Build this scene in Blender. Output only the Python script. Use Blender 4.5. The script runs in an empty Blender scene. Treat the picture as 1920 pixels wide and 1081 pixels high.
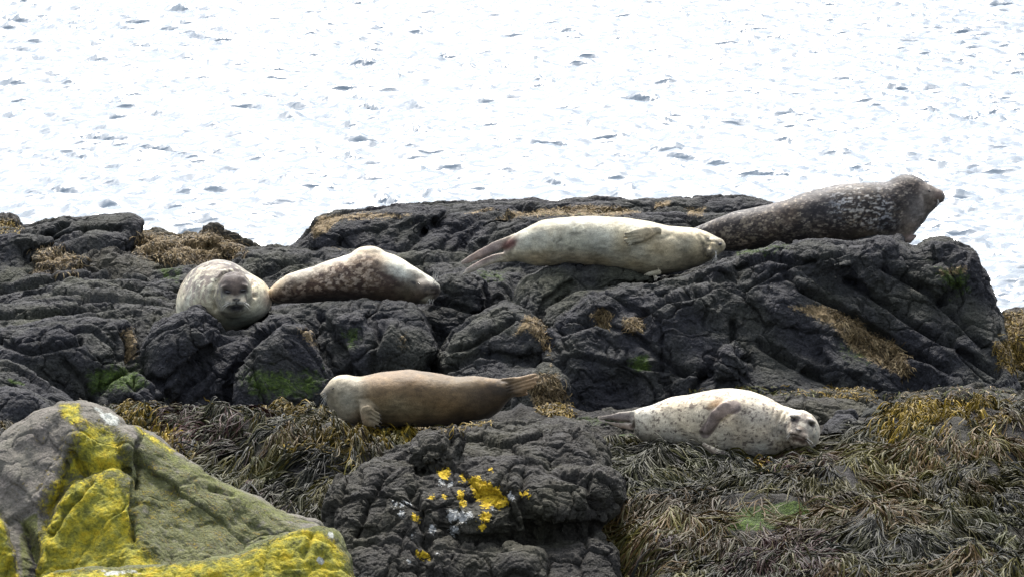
import bpy, math, random
import numpy as np
from mathutils import Vector, Matrix
from mathutils.bvhtree import BVHTree
R = math.radians
random.seed(5)
SC = bpy.context.scene
COL = SC.collection

# ------------------------------------------------------------------ camera
CAM_H = 5.5            # metres above the sea
PITCH = R(10.0)        # looking down
FPX = 7750.0           # focal length in pixels of a 1920 px wide frame
cam_d = bpy.data.cameras.new('camera')
cam = bpy.data.objects.new('camera', cam_d)
COL.objects.link(cam)
cam.location = (0, 0, CAM_H)
cam.rotation_euler = (R(90) - PITCH, 0, 0)
cam_d.sensor_width = 36.0
cam_d.lens = 36.0 * FPX / 1920.0
cam_d.clip_start = 0.1
cam_d.clip_end = 6000
SC.camera = cam

# ------------------------------------------------------------------ sky, sun, exposure
SUN_EL = R(55)
SUN_AZ = R(-5)        # measured from +Y (away from the camera), negative = to the left
w = bpy.data.worlds.new('World')
SC.world = w
w.use_nodes = True
nt = w.node_tree
nt.nodes.clear()
out = nt.nodes.new('ShaderNodeOutputWorld')
bg = nt.nodes.new('ShaderNodeBackground')
sky = nt.nodes.new('ShaderNodeTexSky')
sky.sky_type = 'NISHITA'
sky.sun_disc = False
sky.sun_elevation = SUN_EL
sky.sun_rotation = SUN_AZ
sky.air_density = 1.0
sky.dust_density = 4.0
sky.ozone_density = 1.0
bg.inputs['Strength'].default_value = 0.15
hs = nt.nodes.new('ShaderNodeHueSaturation')      # thin high cloud: a paler, less blue sky
hs.inputs['Saturation'].default_value = 0.45
nt.links.new(sky.outputs[0], hs.inputs['Color'])
nt.links.new(hs.outputs[0], bg.inputs[0])
nt.links.new(bg.outputs[0], out.inputs[0])
sd = bpy.data.lights.new('sun', 'SUN')
sd.energy = 1.8
sd.angle = R(10)
sd.color = (1.0, 0.96, 0.9)
sun = bpy.data.objects.new('sun', sd)
COL.objects.link(sun)
sdir = Vector((math.sin(SUN_AZ) * math.cos(SUN_EL), math.cos(SUN_AZ) * math.cos(SUN_EL), math.sin(SUN_EL)))
sun.rotation_euler = sdir.to_track_quat('Z', 'Y').to_euler()
sun.location = (-8, 40, 30)
SC.view_settings.view_transform = 'Standard'
SC.view_settings.look = 'None'
SC.view_settings.gamma = 1
SC.view_settings.exposure = 1.75

# ------------------------------------------------------------------ maths helpers
CP, SP = math.cos(PITCH), math.sin(PITCH)

def at(px, py, Y):
    """world point on the vertical plane y=Y seen at pixel (px,py) of the 1920x1081 frame"""
    px = np.asarray(px, np.float64); py = np.asarray(py, np.float64); Y = np.asarray(Y, np.float64)
    a = (px - 960.0) / FPX
    b = -(py - 540.5) / FPX
    dy = CP + b * SP
    dz = -SP + b * CP
    t = Y / dy
    return np.stack(np.broadcast_arrays(a * t, Y, CAM_H + dz * t), -1)

def proj(P):
    x, y, z = P[..., 0], P[..., 1], P[..., 2] - CAM_H
    d = y * CP - z * SP
    u = y * SP + z * CP
    return 960.0 + FPX * x / d, 540.5 - FPX * u / d

def _hash(ix, iy, iz, seed):
    u = np.uint32
    h = ix.astype(u) * u(374761393) + iy.astype(u) * u(668265263) + iz.astype(u) * u(2246822519) + u((seed * 1274126177) & 0xFFFFFFFF)
    h = (h ^ (h >> u(13))) * u(1274126177)
    h = (h ^ (h >> u(16))) * u(2246822519)
    h = h ^ (h >> u(15))
    return (h & u(0xFFFFFF)).astype(np.float32) * np.float32(1 / 16777215.0)

def vnoise(P, scale=1.0, seed=0):
    """value noise, -1..1, P (n,3)"""
    Q = np.asarray(P, np.float64) * scale + 137.31
    I = np.floor(Q).astype(np.int64)
    F = (Q - I).astype(np.float32)
    F = F * F * F * (F * (F * 6 - 15) + 10)
    r = 0
    for dx in (0, 1):
        wx = F[..., 0] if dx else 1 - F[..., 0]
        for dy in (0, 1):
            wy = F[..., 1] if dy else 1 - F[..., 1]
            for dz in (0, 1):
                wz = F[..., 2] if dz else 1 - F[..., 2]
                r = r + wx * wy * wz * _hash(I[..., 0] + dx, I[..., 1] + dy, I[..., 2] + dz, seed)
    return r * 2 - 1

def fbm(P, scale=1.0, octv=4, seed=0, gain=0.5):
    a, s, r, n = 1.0, scale, 0, 0
    for o in range(octv):
        r = r + a * vnoise(P, s, seed + o * 7)
        n += a; a *= gain; s *= 2.03
    return r / n

def n2(x, y, scale, octv=3, seed=0):
    x = np.asarray(x, np.float64); y = np.asarray(y, np.float64)
    x, y = np.broadcast_arrays(x, y)
    return fbm(np.stack([x, y, np.full(x.shape, 3.7)], -1), scale, octv, seed)

def worley(P, scale=1.0, seed=0):
    """F1, F2 of a jittered lattice"""
    Q = np.asarray(P, np.float64) * scale + 91.7
    I = np.floor(Q).astype(np.int64)
    F1 = np.full(Q.shape[:-1], 9.0); F2 = F1.copy()
    for dx in (-1, 0, 1):
        for dy in (-1, 0, 1):
            for dz in (-1, 0, 1):
                J = I + (dx, dy, dz)
                c = np.stack([_hash(J[..., 0], J[..., 1], J[..., 2], seed + k) for k in (11, 12, 13)], -1)
                d = np.sqrt((((J + c) - Q) ** 2).sum(-1))
                F2 = np.minimum(F2, np.maximum(F1, d))
                F1 = np.minimum(F1, d)
    return F1, F2

def facets(P, scale=1.0, seed=0):
    """tilted facet of the nearest lattice cell (-1..1) and distance to the cell border"""
    Q = np.asarray(P, np.float32) * np.float32(scale) + np.float32(91.7)
    I = np.floor(Q).astype(np.int32)
    n = len(Q)
    F1 = np.full(n, 9.0, np.float32); F2 = F1.copy(); T = np.zeros(n, np.float32)
    for dx in (-1, 0, 1):
        for dy in (-1, 0, 1):
            for dz in (-1, 0, 1):
                J = I + np.array((dx, dy, dz), np.int32)
                c = np.stack([_hash(J[:, 0], J[:, 1], J[:, 2], seed + k) for k in (11, 12, 13)], -1)
                v = Q - (J + c)
                d = np.sqrt((v ** 2).sum(-1))
                m = d < F1
                # the tilt of the cell comes from its own jitter
                g = (c[:, [1, 2, 0]] - 0.5) * 2
                t = (v * g).sum(-1) + (c[:, 0] + c[:, 1] - 1) * 0.5
                T = np.where(m, t, T)
                F2 = np.where(m, F1, np.minimum(F2, d)); F1 = np.where(m, d, F1)
    return T, F2 - F1

def subdiv(V, Q):
    n = len(V)
    E = np.concatenate([np.stack([Q[:, k], Q[:, (k + 1) % 4]], -1) for k in range(4)])
    E.sort(axis=1)
    key = E[:, 0].astype(np.int64) * n + E[:, 1]
    u, inv = np.unique(key, return_inverse=True)
    inv = inv.reshape(4, -1)
    mid = (V[u // n] + V[u % n]) / 2
    fc = V[Q].mean(1)
    e = [n + inv[k] for k in range(4)]
    f = n + len(u) + np.arange(len(Q))
    Q2 = np.concatenate([np.stack([Q[:, 0], e[0], f, e[3]], -1), np.stack([e[0], Q[:, 1], e[1], f], -1),
                         np.stack([f, e[1], Q[:, 2], e[2]], -1), np.stack([e[3], f, e[2], Q[:, 3]], -1)])
    return np.concatenate([V, mid, fc]), Q2

def sstep(a, b, x):
    t = np.clip((x - a) / (b - a), 0, 1)
    return t * t * (3 - 2 * t)

def poly_sd(X, Y, poly):
    """signed distance in pixels, negative inside"""
    P = np.array(poly, np.float64)
    n = len(P)
    d = np.full(X.shape, 1e18)
    s = np.zeros(X.shape, bool)
    for i in range(n):
        a, b = P[i], P[(i + 1) % n]
        ex, ey = b[0] - a[0], b[1] - a[1]
        wx, wy = X - a[0], Y - a[1]
        t = np.clip((wx * ex + wy * ey) / (ex * ex + ey * ey + 1e-9), 0, 1)
        d = np.minimum(d, (wx - ex * t) ** 2 + (wy - ey * t) ** 2)
        c = ((a[1] <= Y) != (b[1] <= Y))
        xi = a[0] + (Y - a[1]) * ex / (ey if abs(ey) > 1e-9 else 1e-9)
        s ^= c & (X < xi)
    d = np.sqrt(d)
    return np.where(s, -d, d)

def line_d(X, Y, pts):
    d = np.full(X.shape, 1e18)
    for a, b in zip(pts[:-1], pts[1:]):
        ex, ey = b[0] - a[0], b[1] - a[1]
        wx, wy = X - a[0], Y - a[1]
        t = np.clip((wx * ex + wy * ey) / (ex * ex + ey * ey + 1e-9), 0, 1)
        d = np.minimum(d, (wx - ex * t) ** 2 + (wy - ey * t) ** 2)
    return np.sqrt(d)

def surface_nets(F):
    """F<0 inside; returns vertices in index space and quads"""
    S = F < 0
    nx, ny, nz = F.shape
    cs = [(i, j, k) for i in (0, 1) for j in (0, 1) for k in (0, 1)]
    cnt = np.zeros((nx - 1, ny - 1, nz - 1), np.int8)
    for (i, j, k) in cs:
        cnt += S[i:nx - 1 + i, j:ny - 1 + j, k:nz - 1 + k]
    act = (cnt > 0) & (cnt < 8)
    A = np.argwhere(act)
    idx = np.full(act.shape, -1, np.int64)
    idx[act] = np.arange(len(A))
    V = {c: F[A[:, 0] + c[0], A[:, 1] + c[1], A[:, 2] + c[2]] for c in cs}
    acc = np.zeros((len(A), 3)); num = np.zeros(len(A))
    for c in cs:
        for ax in range(3):
            if c[ax] == 0:
                e = list(c); e[ax] = 1; e = tuple(e)
                a, b = V[c], V[e]
                m = (a < 0) != (b < 0)
                t = np.where(m, a / np.where(m, a - b, 1), 0)
                for q in range(3):
                    acc[:, q] += np.where(m, c[q] + (t if q == ax else 0), 0)
                num += m
    P = A + acc / np.maximum(num, 1)[:, None]
    quads = []
    for ax in range(3):
        sl0 = [slice(None)] * 3; sl1 = [slice(None)] * 3
        sl0[ax] = slice(0, -1); sl1[ax] = slice(1, None)
        m = S[tuple(sl0)] != S[tuple(sl1)]
        o = [q for q in range(3) if q != ax]
        E = np.argwhere(m)
        ok = (E[:, o[0]] > 0) & (E[:, o[1]] > 0) & (E[:, o[0]] < F.shape[o[0]] - 1) & (E[:, o[1]] < F.shape[o[1]] - 1)
        E = E[ok]
        ins = S[E[:, 0], E[:, 1], E[:, 2]]
        q4 = []
        for (da, db) in ((-1, -1), (0, -1), (0, 0), (-1, 0)):
            G = E.copy(); G[:, o[0]] += da; G[:, o[1]] += db
            q4.append(idx[G[:, 0], G[:, 1], G[:, 2]])
        Q = np.stack(q4, -1)
        flip = ins if ax != 1 else ~ins
        Q[~flip] = Q[~flip][:, ::-1]
        quads.append(Q)
    return P, np.concatenate(quads)

def vnormals(V, Q):
    a = V[Q[:, 2]] - V[Q[:, 0]]; b = V[Q[:, 3]] - V[Q[:, 1]]
    n = np.cross(a, b)
    N = np.zeros_like(V)
    for k in range(4):
        for c in range(3):
            N[:, c] += np.bincount(Q[:, k], n[:, c], len(V))
    return N / (np.linalg.norm(N, axis=1)[:, None] + 1e-12)

def relax(V, Q, it=1, lam=0.5):
    cnt = np.zeros(len(V))
    for k in range(4):
        cnt += np.bincount(Q[:, k], minlength=len(V)) * 2
    for _ in range(it):
        S = np.zeros_like(V)
        for k in range(4):
            for o in (1, 3):
                src = V[Q[:, (k + o) % 4]]
                for c in range(3):
                    S[:, c] += np.bincount(Q[:, k], src[:, c], len(V))
        V = V + lam * (S / np.maximum(cnt, 1)[:, None] - V)
    return V

def mesh_np(name, V, Q, mat, parent=None, smooth=True, attrs=None):
    me = bpy.data.meshes.new(name)
    n, m, k = len(V), len(Q), Q.shape[1]
    me.vertices.add(n)
    me.vertices.foreach_set('co', np.asarray(V, np.float32).ravel())
    me.loops.add(m * k)
    me.loops.foreach_set('vertex_index', np.asarray(Q, np.int32).ravel())
    me.polygons.add(m)
    me.polygons.foreach_set('loop_start', np.arange(0, m * k, k, dtype=np.int32))
    me.polygons.foreach_set('use_smooth', np.full(m, smooth, bool))
    if attrs:
        for an, arr in attrs.items():
            at_ = me.attributes.new(an, 'FLOAT_COLOR', 'POINT')
            arr = np.asarray(arr, np.float32)
            if arr.shape[1] == 3:
                arr = np.concatenate([arr, np.ones((len(arr), 1), np.float32)], 1)
            at_.data.foreach_set('color', arr.ravel())
    me.update(calc_edges=True)
    me.validate()
    me.materials.append(mat)
    o = bpy.data.objects.new(name, me)
    COL.objects.link(o)
    if parent is not None:
        o.parent = parent
    return o

def recentre(o):
    """put the origin of a top-level mesh at its base"""
    me = o.data
    n = len(me.vertices)
    a = np.empty(n * 3, np.float32); me.vertices.foreach_get('co', a)
    a = a.reshape(-1, 3)
    lo, hi = a.min(0), a.max(0)
    c = np.array([(lo[0] + hi[0]) / 2, (lo[1] + hi[1]) / 2, lo[2]])
    me.vertices.foreach_set('co', (a - c).astype(np.float32).ravel())
    o.location = c.tolist()
    return c

def tag(o, label=None, cat=None, group=None, kind=None):
    if label: o['label'] = label
    if cat: o['category'] = cat
    if group: o['group'] = group
    if kind: o['kind'] = kind
    return o

# ------------------------------------------------------------------ node helpers
class NT:
    def __init__(self, name):
        self.m = bpy.data.materials.new(name)
        self.m.use_nodes = True
        self.t = self.m.node_tree
        self.p = self.t.nodes['Principled BSDF']
        self.tc = self.t.nodes.new('ShaderNodeNewGeometry')
    def pos(self): return self.tc.outputs['Position']
    def link(self, a, b): self.t.links.new(a, b)
    def map(self, vec, scale, rot=(0, 0, 0)):
        n = self.t.nodes.new('ShaderNodeMapping')
        n.inputs['Scale'].default_value = scale; n.inputs['Rotation'].default_value = rot
        self.link(vec, n.inputs['Vector']); return n.outputs[0]
    def noise(self, scale, detail=6, rough=0.55, vec=None, dist=0.0):
        n = self.t.nodes.new('ShaderNodeTexNoise')
        n.inputs['Scale'].default_value = scale; n.inputs['Detail'].default_value = detail
        n.inputs['Roughness'].default_value = rough; n.inputs['Distortion'].default_value = dist
        self.link(vec if vec is not None else self.pos(), n.inputs['Vector']); return n.outputs['Fac']
    def voro(self, scale, feature='F1', vec=None, rnd=1.0):
        n = self.t.nodes.new('ShaderNodeTexVoronoi')
        n.feature = feature; n.inputs['Scale'].default_value = scale
        n.inputs['Randomness'].default_value = rnd
        self.link(vec if vec is not None else self.pos(), n.inputs['Vector']); return n.outputs['Distance']
    def ramp(self, fac, stops, interp='LINEAR'):
        n = self.t.nodes.new('ShaderNodeValToRGB')
        cr = n.color_ramp; cr.interpolation = interp
        while len(cr.elements) > 1: cr.elements.remove(cr.elements[-1])
        for i, (p, c) in enumerate(stops):
            e = cr.elements[0] if i == 0 else cr.elements.new(p)
            e.position = p
            e.color = (*c, 1) if hasattr(c, '__len__') else (c, c, c, 1)
        self.link(fac, n.inputs[0]); return n.outputs[0]
    def math(self, op, a, b=None, clamp=False):
        n = self.t.nodes.new('ShaderNodeMath'); n.operation = op; n.use_clamp = clamp
        for i, v in enumerate((a, b)):
            if v is None: continue
            if isinstance(v, (int, float)): n.inputs[i].default_value = v
            else: self.link(v, n.inputs[i])
        return n.outputs[0]
    def mix(self, fac, a, b, mode='MIX'):
        n = self.t.nodes.new('ShaderNodeMix'); n.data_type = 'RGBA'; n.blend_type = mode
        for s, v in ((n.inputs[0], fac), (n.inputs[6], a), (n.inputs[7], b)):
            if isinstance(v, (int, float)): s.default_value = v
            elif isinstance(v, tuple): s.default_value = (*v, 1)
            else: self.link(v, s)
        return n.outputs[2]
    def attr(self, name):
        n = self.t.nodes.new('ShaderNodeAttribute'); n.attribute_name = name; return n
    def sep(self, col):
        n = self.t.nodes.new('ShaderNodeSeparateColor'); self.link(col, n.inputs[0]); return n.outputs
    def bump(self, h, strength, dist, prev=None):
        n = self.t.nodes.new('ShaderNodeBump'); n.inputs['Strength'].default_value = strength
        n.inputs['Distance'].default_value = dist
        self.link(h, n.inputs['Height'])
        if prev is not None: self.link(prev, n.inputs['Normal'])
        return n.outputs[0]
    def done(self, base=None, rough=None, normal=None, **kw):
        for k, v in (('Base Color', base), ('Roughness', rough), ('Normal', normal)):
            if v is None: continue
            if isinstance(v, (int, float)): self.p.inputs[k].default_value = v
            elif isinstance(v, tuple): self.p.inputs[k].default_value = (*v, 1)
            else: self.link(v, self.p.inputs[k])
        for k, v in kw.items():
            self.p.inputs[k.replace('_', ' ')].default_value = v
        return self.m
# ------------------------------------------------------------------ sea
def water_material():
    n = NT('sea_water')
    v = n.map(n.pos(), (0.55, 1.0, 1.0))
    a = n.noise(5.0, 3, 0.5, v)
    b = n.noise(16.0, 3, 0.55, v)
    nb = n.bump(a, 0.3, 0.03)
    nb = n.bump(b, 0.3, 0.010, nb)
    return n.done(base=(0.09, 0.12, 0.15), rough=0.2, normal=nb, IOR=1.33)
WATER = water_material()

def wave_h(x, y):
    # wavelets driven by the wind: many crossing short trains with peaky crests
    r = np.random.RandomState(3)
    h = 0.0
    wx = x + 0.25 * n2(x, y, 0.5, 2, 5)
    wy = y + 0.35 * n2(x, y, 0.45, 2, 9)
    for i in range(26):
        lam = 0.155 * (1.068 ** i)
        if lam > 0.85: break
        th = R(100) + r.normal(0, 0.6)
        k = 2 * math.pi / lam
        ph = r.uniform(0, 6.28)
        s = np.sin(k * (0.8 * wx * math.cos(th) + wy * math.sin(th)) + ph)
        amp = 0.0195 * lam ** 0.8
        mod = 0.8 + 0.5 * n2(x + i * 3.1, y - i * 1.7, 0.9 / lam ** 0.6, 2, 40 + i)
        h = h + amp * mod * (1 - 2 * np.abs(s) ** 1.25 + 0.1) * (0.8)
    return h
xs = np.concatenate([-20 - np.geomspace(0.5, 3000, 14)[::-1], np.arange(-20, -7, 0.16), np.arange(-7, 7, 0.045),
                     np.arange(7, 20, 0.16), 20 + np.geomspace(0.5, 3000, 14)])
ys = np.concatenate([np.arange(26, 60, 0.05), 60 + np.cumsum(np.geomspace(0.05, 800, 60))])
GX, GY = np.meshgrid(xs, ys, indexing='ij')
gz = wave_h(GX.ravel(), GY.ravel()).reshape(GX.shape)
fade = sstep(120, 60, GY) * sstep(40, 18, np.abs(GX))
gz = gz * fade
nx_, ny_ = GX.shape
I = np.arange(nx_ * ny_).reshape(nx_, ny_)
Qw = np.stack([I[:-1, :-1], I[1:, :-1], I[1:, 1:], I[:-1, 1:]], -1).reshape(-1, 4)
sea = mesh_np('sea', np.stack([GX, GY, gz], -1).reshape(-1, 3), Qw, WATER)
tag(sea, kind='structure')
print('sea', len(Qw))

# ------------------------------------------------------------------ shore
MOUNDS = [  # px, py, height, rx, ry in metres: hummocks of the weed bed
    (1790, 840, 0.24, 0.60, 0.6), (1560, 900, 0.13, 0.45, 0.35), (1400, 950, 0.12, 0.35, 0.35), (1250, 880, 0.10, 0.3, 0.4),
    (1700, 980, 0.16, 0.45, 0.45), (1480, 1040, 0.13, 0.40, 0.3), (1850, 1050, 0.16, 0.35, 0.4), (1260, 1060, 0.05, 0.3, 0.3),
    (560, 880, 0.16, 0.4, 0.45), (480, 815, 0.10, 0.4, 0.3), (350, 815, 0.08, 0.35, 0.3), (620, 860, 0.14, 0.35, 0.5), (1900, 900, 0.1, 0.4, 0.4)]
def ground_pt(px, py, z=0.7):
    a = (px - 960.0) / FPX; b = -(py - 540.5) / FPX
    t = (CAM_H - z) / (SP - b * CP)
    return a * t, (CP + b * SP) * t
_M = [(*ground_pt(a, b, 0.72), c, d, e) for (a, b, c, d, e) in MOUNDS]
def ground_h(x, y):
    x = np.asarray(x, np.float64); y = np.asarray(y, np.float64)
    h = 0.50 + 0.055 * (y - 19.5)
    for (mx, my, mh, rx, ry) in _M:
        h = h + mh * np.exp(-(((x - mx) / rx) ** 2 + ((y - my) / ry) ** 2))
    h = h + 0.06 * n2(x, y, 1.6, 3, 21) + 0.075 * (1 - 2 * np.abs(n2(x, y, 2.8, 2, 33)))
    h = h - 0.30 * sstep(20.9, 20.0, y) * sstep(0.75, 0.5, x) * sstep(-1.4, -1.0, x)
    h = h - 1.3 * sstep(22.95, 24.4, y) - 1.2 * sstep(25, 31, y)
    inner = sstep(9, 6, np.abs(x))
    return np.where(y < 26, h, h)
xs = np.concatenate([-8 - np.geomspace(0.3, 3000, 16)[::-1], np.arange(-8, -4, 0.2), np.arange(-4, 4, 0.025), np.arange(4, 8, 0.2), 8 + np.geomspace(0.3, 3000, 16)])
ys = np.concatenate([17 - np.geomspace(0.2, 300, 20)[::-1], np.arange(17, 24.5, 0.025), np.arange(24.5, 34, 0.2), 34 + np.geomspace(0.5, 3500, 20)])
GX, GY = np.meshgrid(xs, ys, indexing='ij')
gz = ground_h(GX.ravel(), GY.ravel()).reshape(GX.shape)
gz = gz + 0.012 * fbm(np.stack([GX, GY, gz], -1).reshape(-1, 3), 14, 3, 5).reshape(GX.shape)
nx_, ny_ = GX.shape
I = np.arange(nx_ * ny_).reshape(nx_, ny_)
Qg = np.stack([I[:-1, :-1], I[1:, :-1], I[1:, 1:], I[:-1, 1:]], -1).reshape(-1, 4)

def rock_material(name='basalt', dark=(0.012, 0.013, 0.016), mid=(0.038, 0.038, 0.037), olive=(0.044, 0.046, 0.027), ol_amt=0.6,
                  bumps=1.0, rough=0.8):
    n = NT(name)
    big = n.noise(2.3, 4, 0.6)
    med = n.noise(11, 6, 0.62)
    fine = n.noise(70, 4, 0.65)
    c = n.mix(n.ramp(med, [(0.32, 0.0), (0.68, 1.0)]), dark, mid)
    c = n.mix(n.math('MULTIPLY', n.ramp(big, [(0.42, 0.0), (0.66, 1.0)]), ol_amt), c, olive)
    c = n.mix(0.75, c, n.ramp(fine, [(0.3, 0.35), (0.5, 0.95), (0.7, 2.0)]), 'MULTIPLY')
    spk = n.noise(38, 2, 0.5)
    c = n.mix(n.ramp(spk, [(0.71, 0.0), (0.77, 0.6)]), c, (0.17, 0.16, 0.13))
    s = n.attr('patch')
    r, g, b = n.sep(s.outputs['Color'])[:3]
    wob = n.noise(26, 5, 0.65)
    wob2 = n.noise(60, 4, 0.7)
    def m(ch, lo=0.47, hi=0.56, k=0.75, wv=None):
        t = n.math('ADD', ch, n.math('MULTIPLY', n.math('SUBTRACT', wv if wv is not None else wob, 0.5), k))
        t = n.ramp(t, [(lo, 0.0), (hi, 1.0)])
        return t
    tan = n.ramp(wob2, [(0.3, (0.05, 0.036, 0.017)), (0.5, (0.14, 0.10, 0.05)), (0.7, (0.30, 0.23, 0.13))])
    grn = n.ramp(wob2, [(0.3, (0.012, 0.020, 0.006)), (0.55, (0.04, 0.068, 0.010)), (0.72, (0.11, 0.17, 0.02))])
    yel = n.ramp(wob2, [(0.3, (0.16, 0.10, 0.006)), (0.5, (0.40, 0.27, 0.012)), (0.7, (0.58, 0.42, 0.04))])
    gry = n.ramp(wob2, [(0.3, (0.12, 0.125, 0.12)), (0.6, (0.33, 0.34, 0.33))])
    c = n.mix(n.math('MULTIPLY', m(b, 0.42, 0.62, 1.2, wob2), 0.9), c, tan)
    c = n.mix(n.math('MULTIPLY', m(g, 0.40, 0.70, 1.3), 0.85), c, grn)
    c = n.mix(m(s.outputs['Alpha'], 0.49, 0.60, 1.8, wob2), c, gry)
    wmix = n.math('MULTIPLY', n.math('ADD', wob, wob2), 0.5)
    yl = m(r, 0.49, 0.54, 2.2, wmix)
    c = n.mix(yl, c, yel)
    nb = n.bump(med, 0.5 * bumps, 0.05)
    nb = n.bump(n.noise(30, 5, 0.6), 0.85 * bumps, 0.03, nb)
    pit = n.ramp(n.voro(48), [(0.0, 0.0), (0.45, 1.0)])
    nb = n.bump(pit, 0.6 * bumps, 0.010, nb)
    nb = n.bump(fine, 0.9 * bumps, 0.011, nb)
    nb = n.bump(yl, 0.5, 0.006, nb)
    rg = n.ramp(med, [(0.3, rough - 0.15), (0.7, rough + 0.15)])
    return n.done(base=c, rough=rg, normal=nb, **{'Specular_IOR_Level': 0.16})
BASALT = rock_material()
BASALT_BLUE = rock_material('basalt_blue', (0.0105, 0.011, 0.014), (0.028, 0.0285, 0.032), (0.034, 0.036, 0.023), 0.5)
BASALT_WARM = rock_material('basalt_warm', (0.012, 0.0115, 0.011), (0.036, 0.0335, 0.029), (0.040, 0.039, 0.023), 0.55)

gp = np.stack([GX, GY, gz], -1).reshape(-1, 3)
gpx, gpy = proj(gp)
gpatch = np.zeros((len(gp), 4))
inn = (np.abs(gp[:, 0]) < 4) & (gp[:, 1] > 17) & (gp[:, 1] < 25)
def gmark(ch, poly, soft, st):
    v = np.clip(0.5 - poly_sd(gpx, gpy, poly) / soft * 0.5, 0, 1) * st * inn
    gpatch[:, ch] = np.maximum(gpatch[:, ch], v)
gmark(1, [(1350, 990), (1390, 955), (1500, 940), (1525, 965), (1440, 990)], 10, 1.6)
gmark(1, [(1100, 790), (1190, 800), (1200, 820), (1110, 815)], 16, 0.8)
gmark(2, [(1310, 870), (1480, 870), (1480, 900), (1310, 900)], 30, 0.5)
SHORE_MAT = rock_material('wet_shore', (0.008, 0.008, 0.009), (0.030, 0.028, 0.026), (0.030, 0.028, 0.018), 0.5, 1.0, 0.85)
shore = mesh_np('shore_ground', gp, Qg, SHORE_MAT, attrs={'patch': gpatch})
tag(shore, kind='structure')
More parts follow.
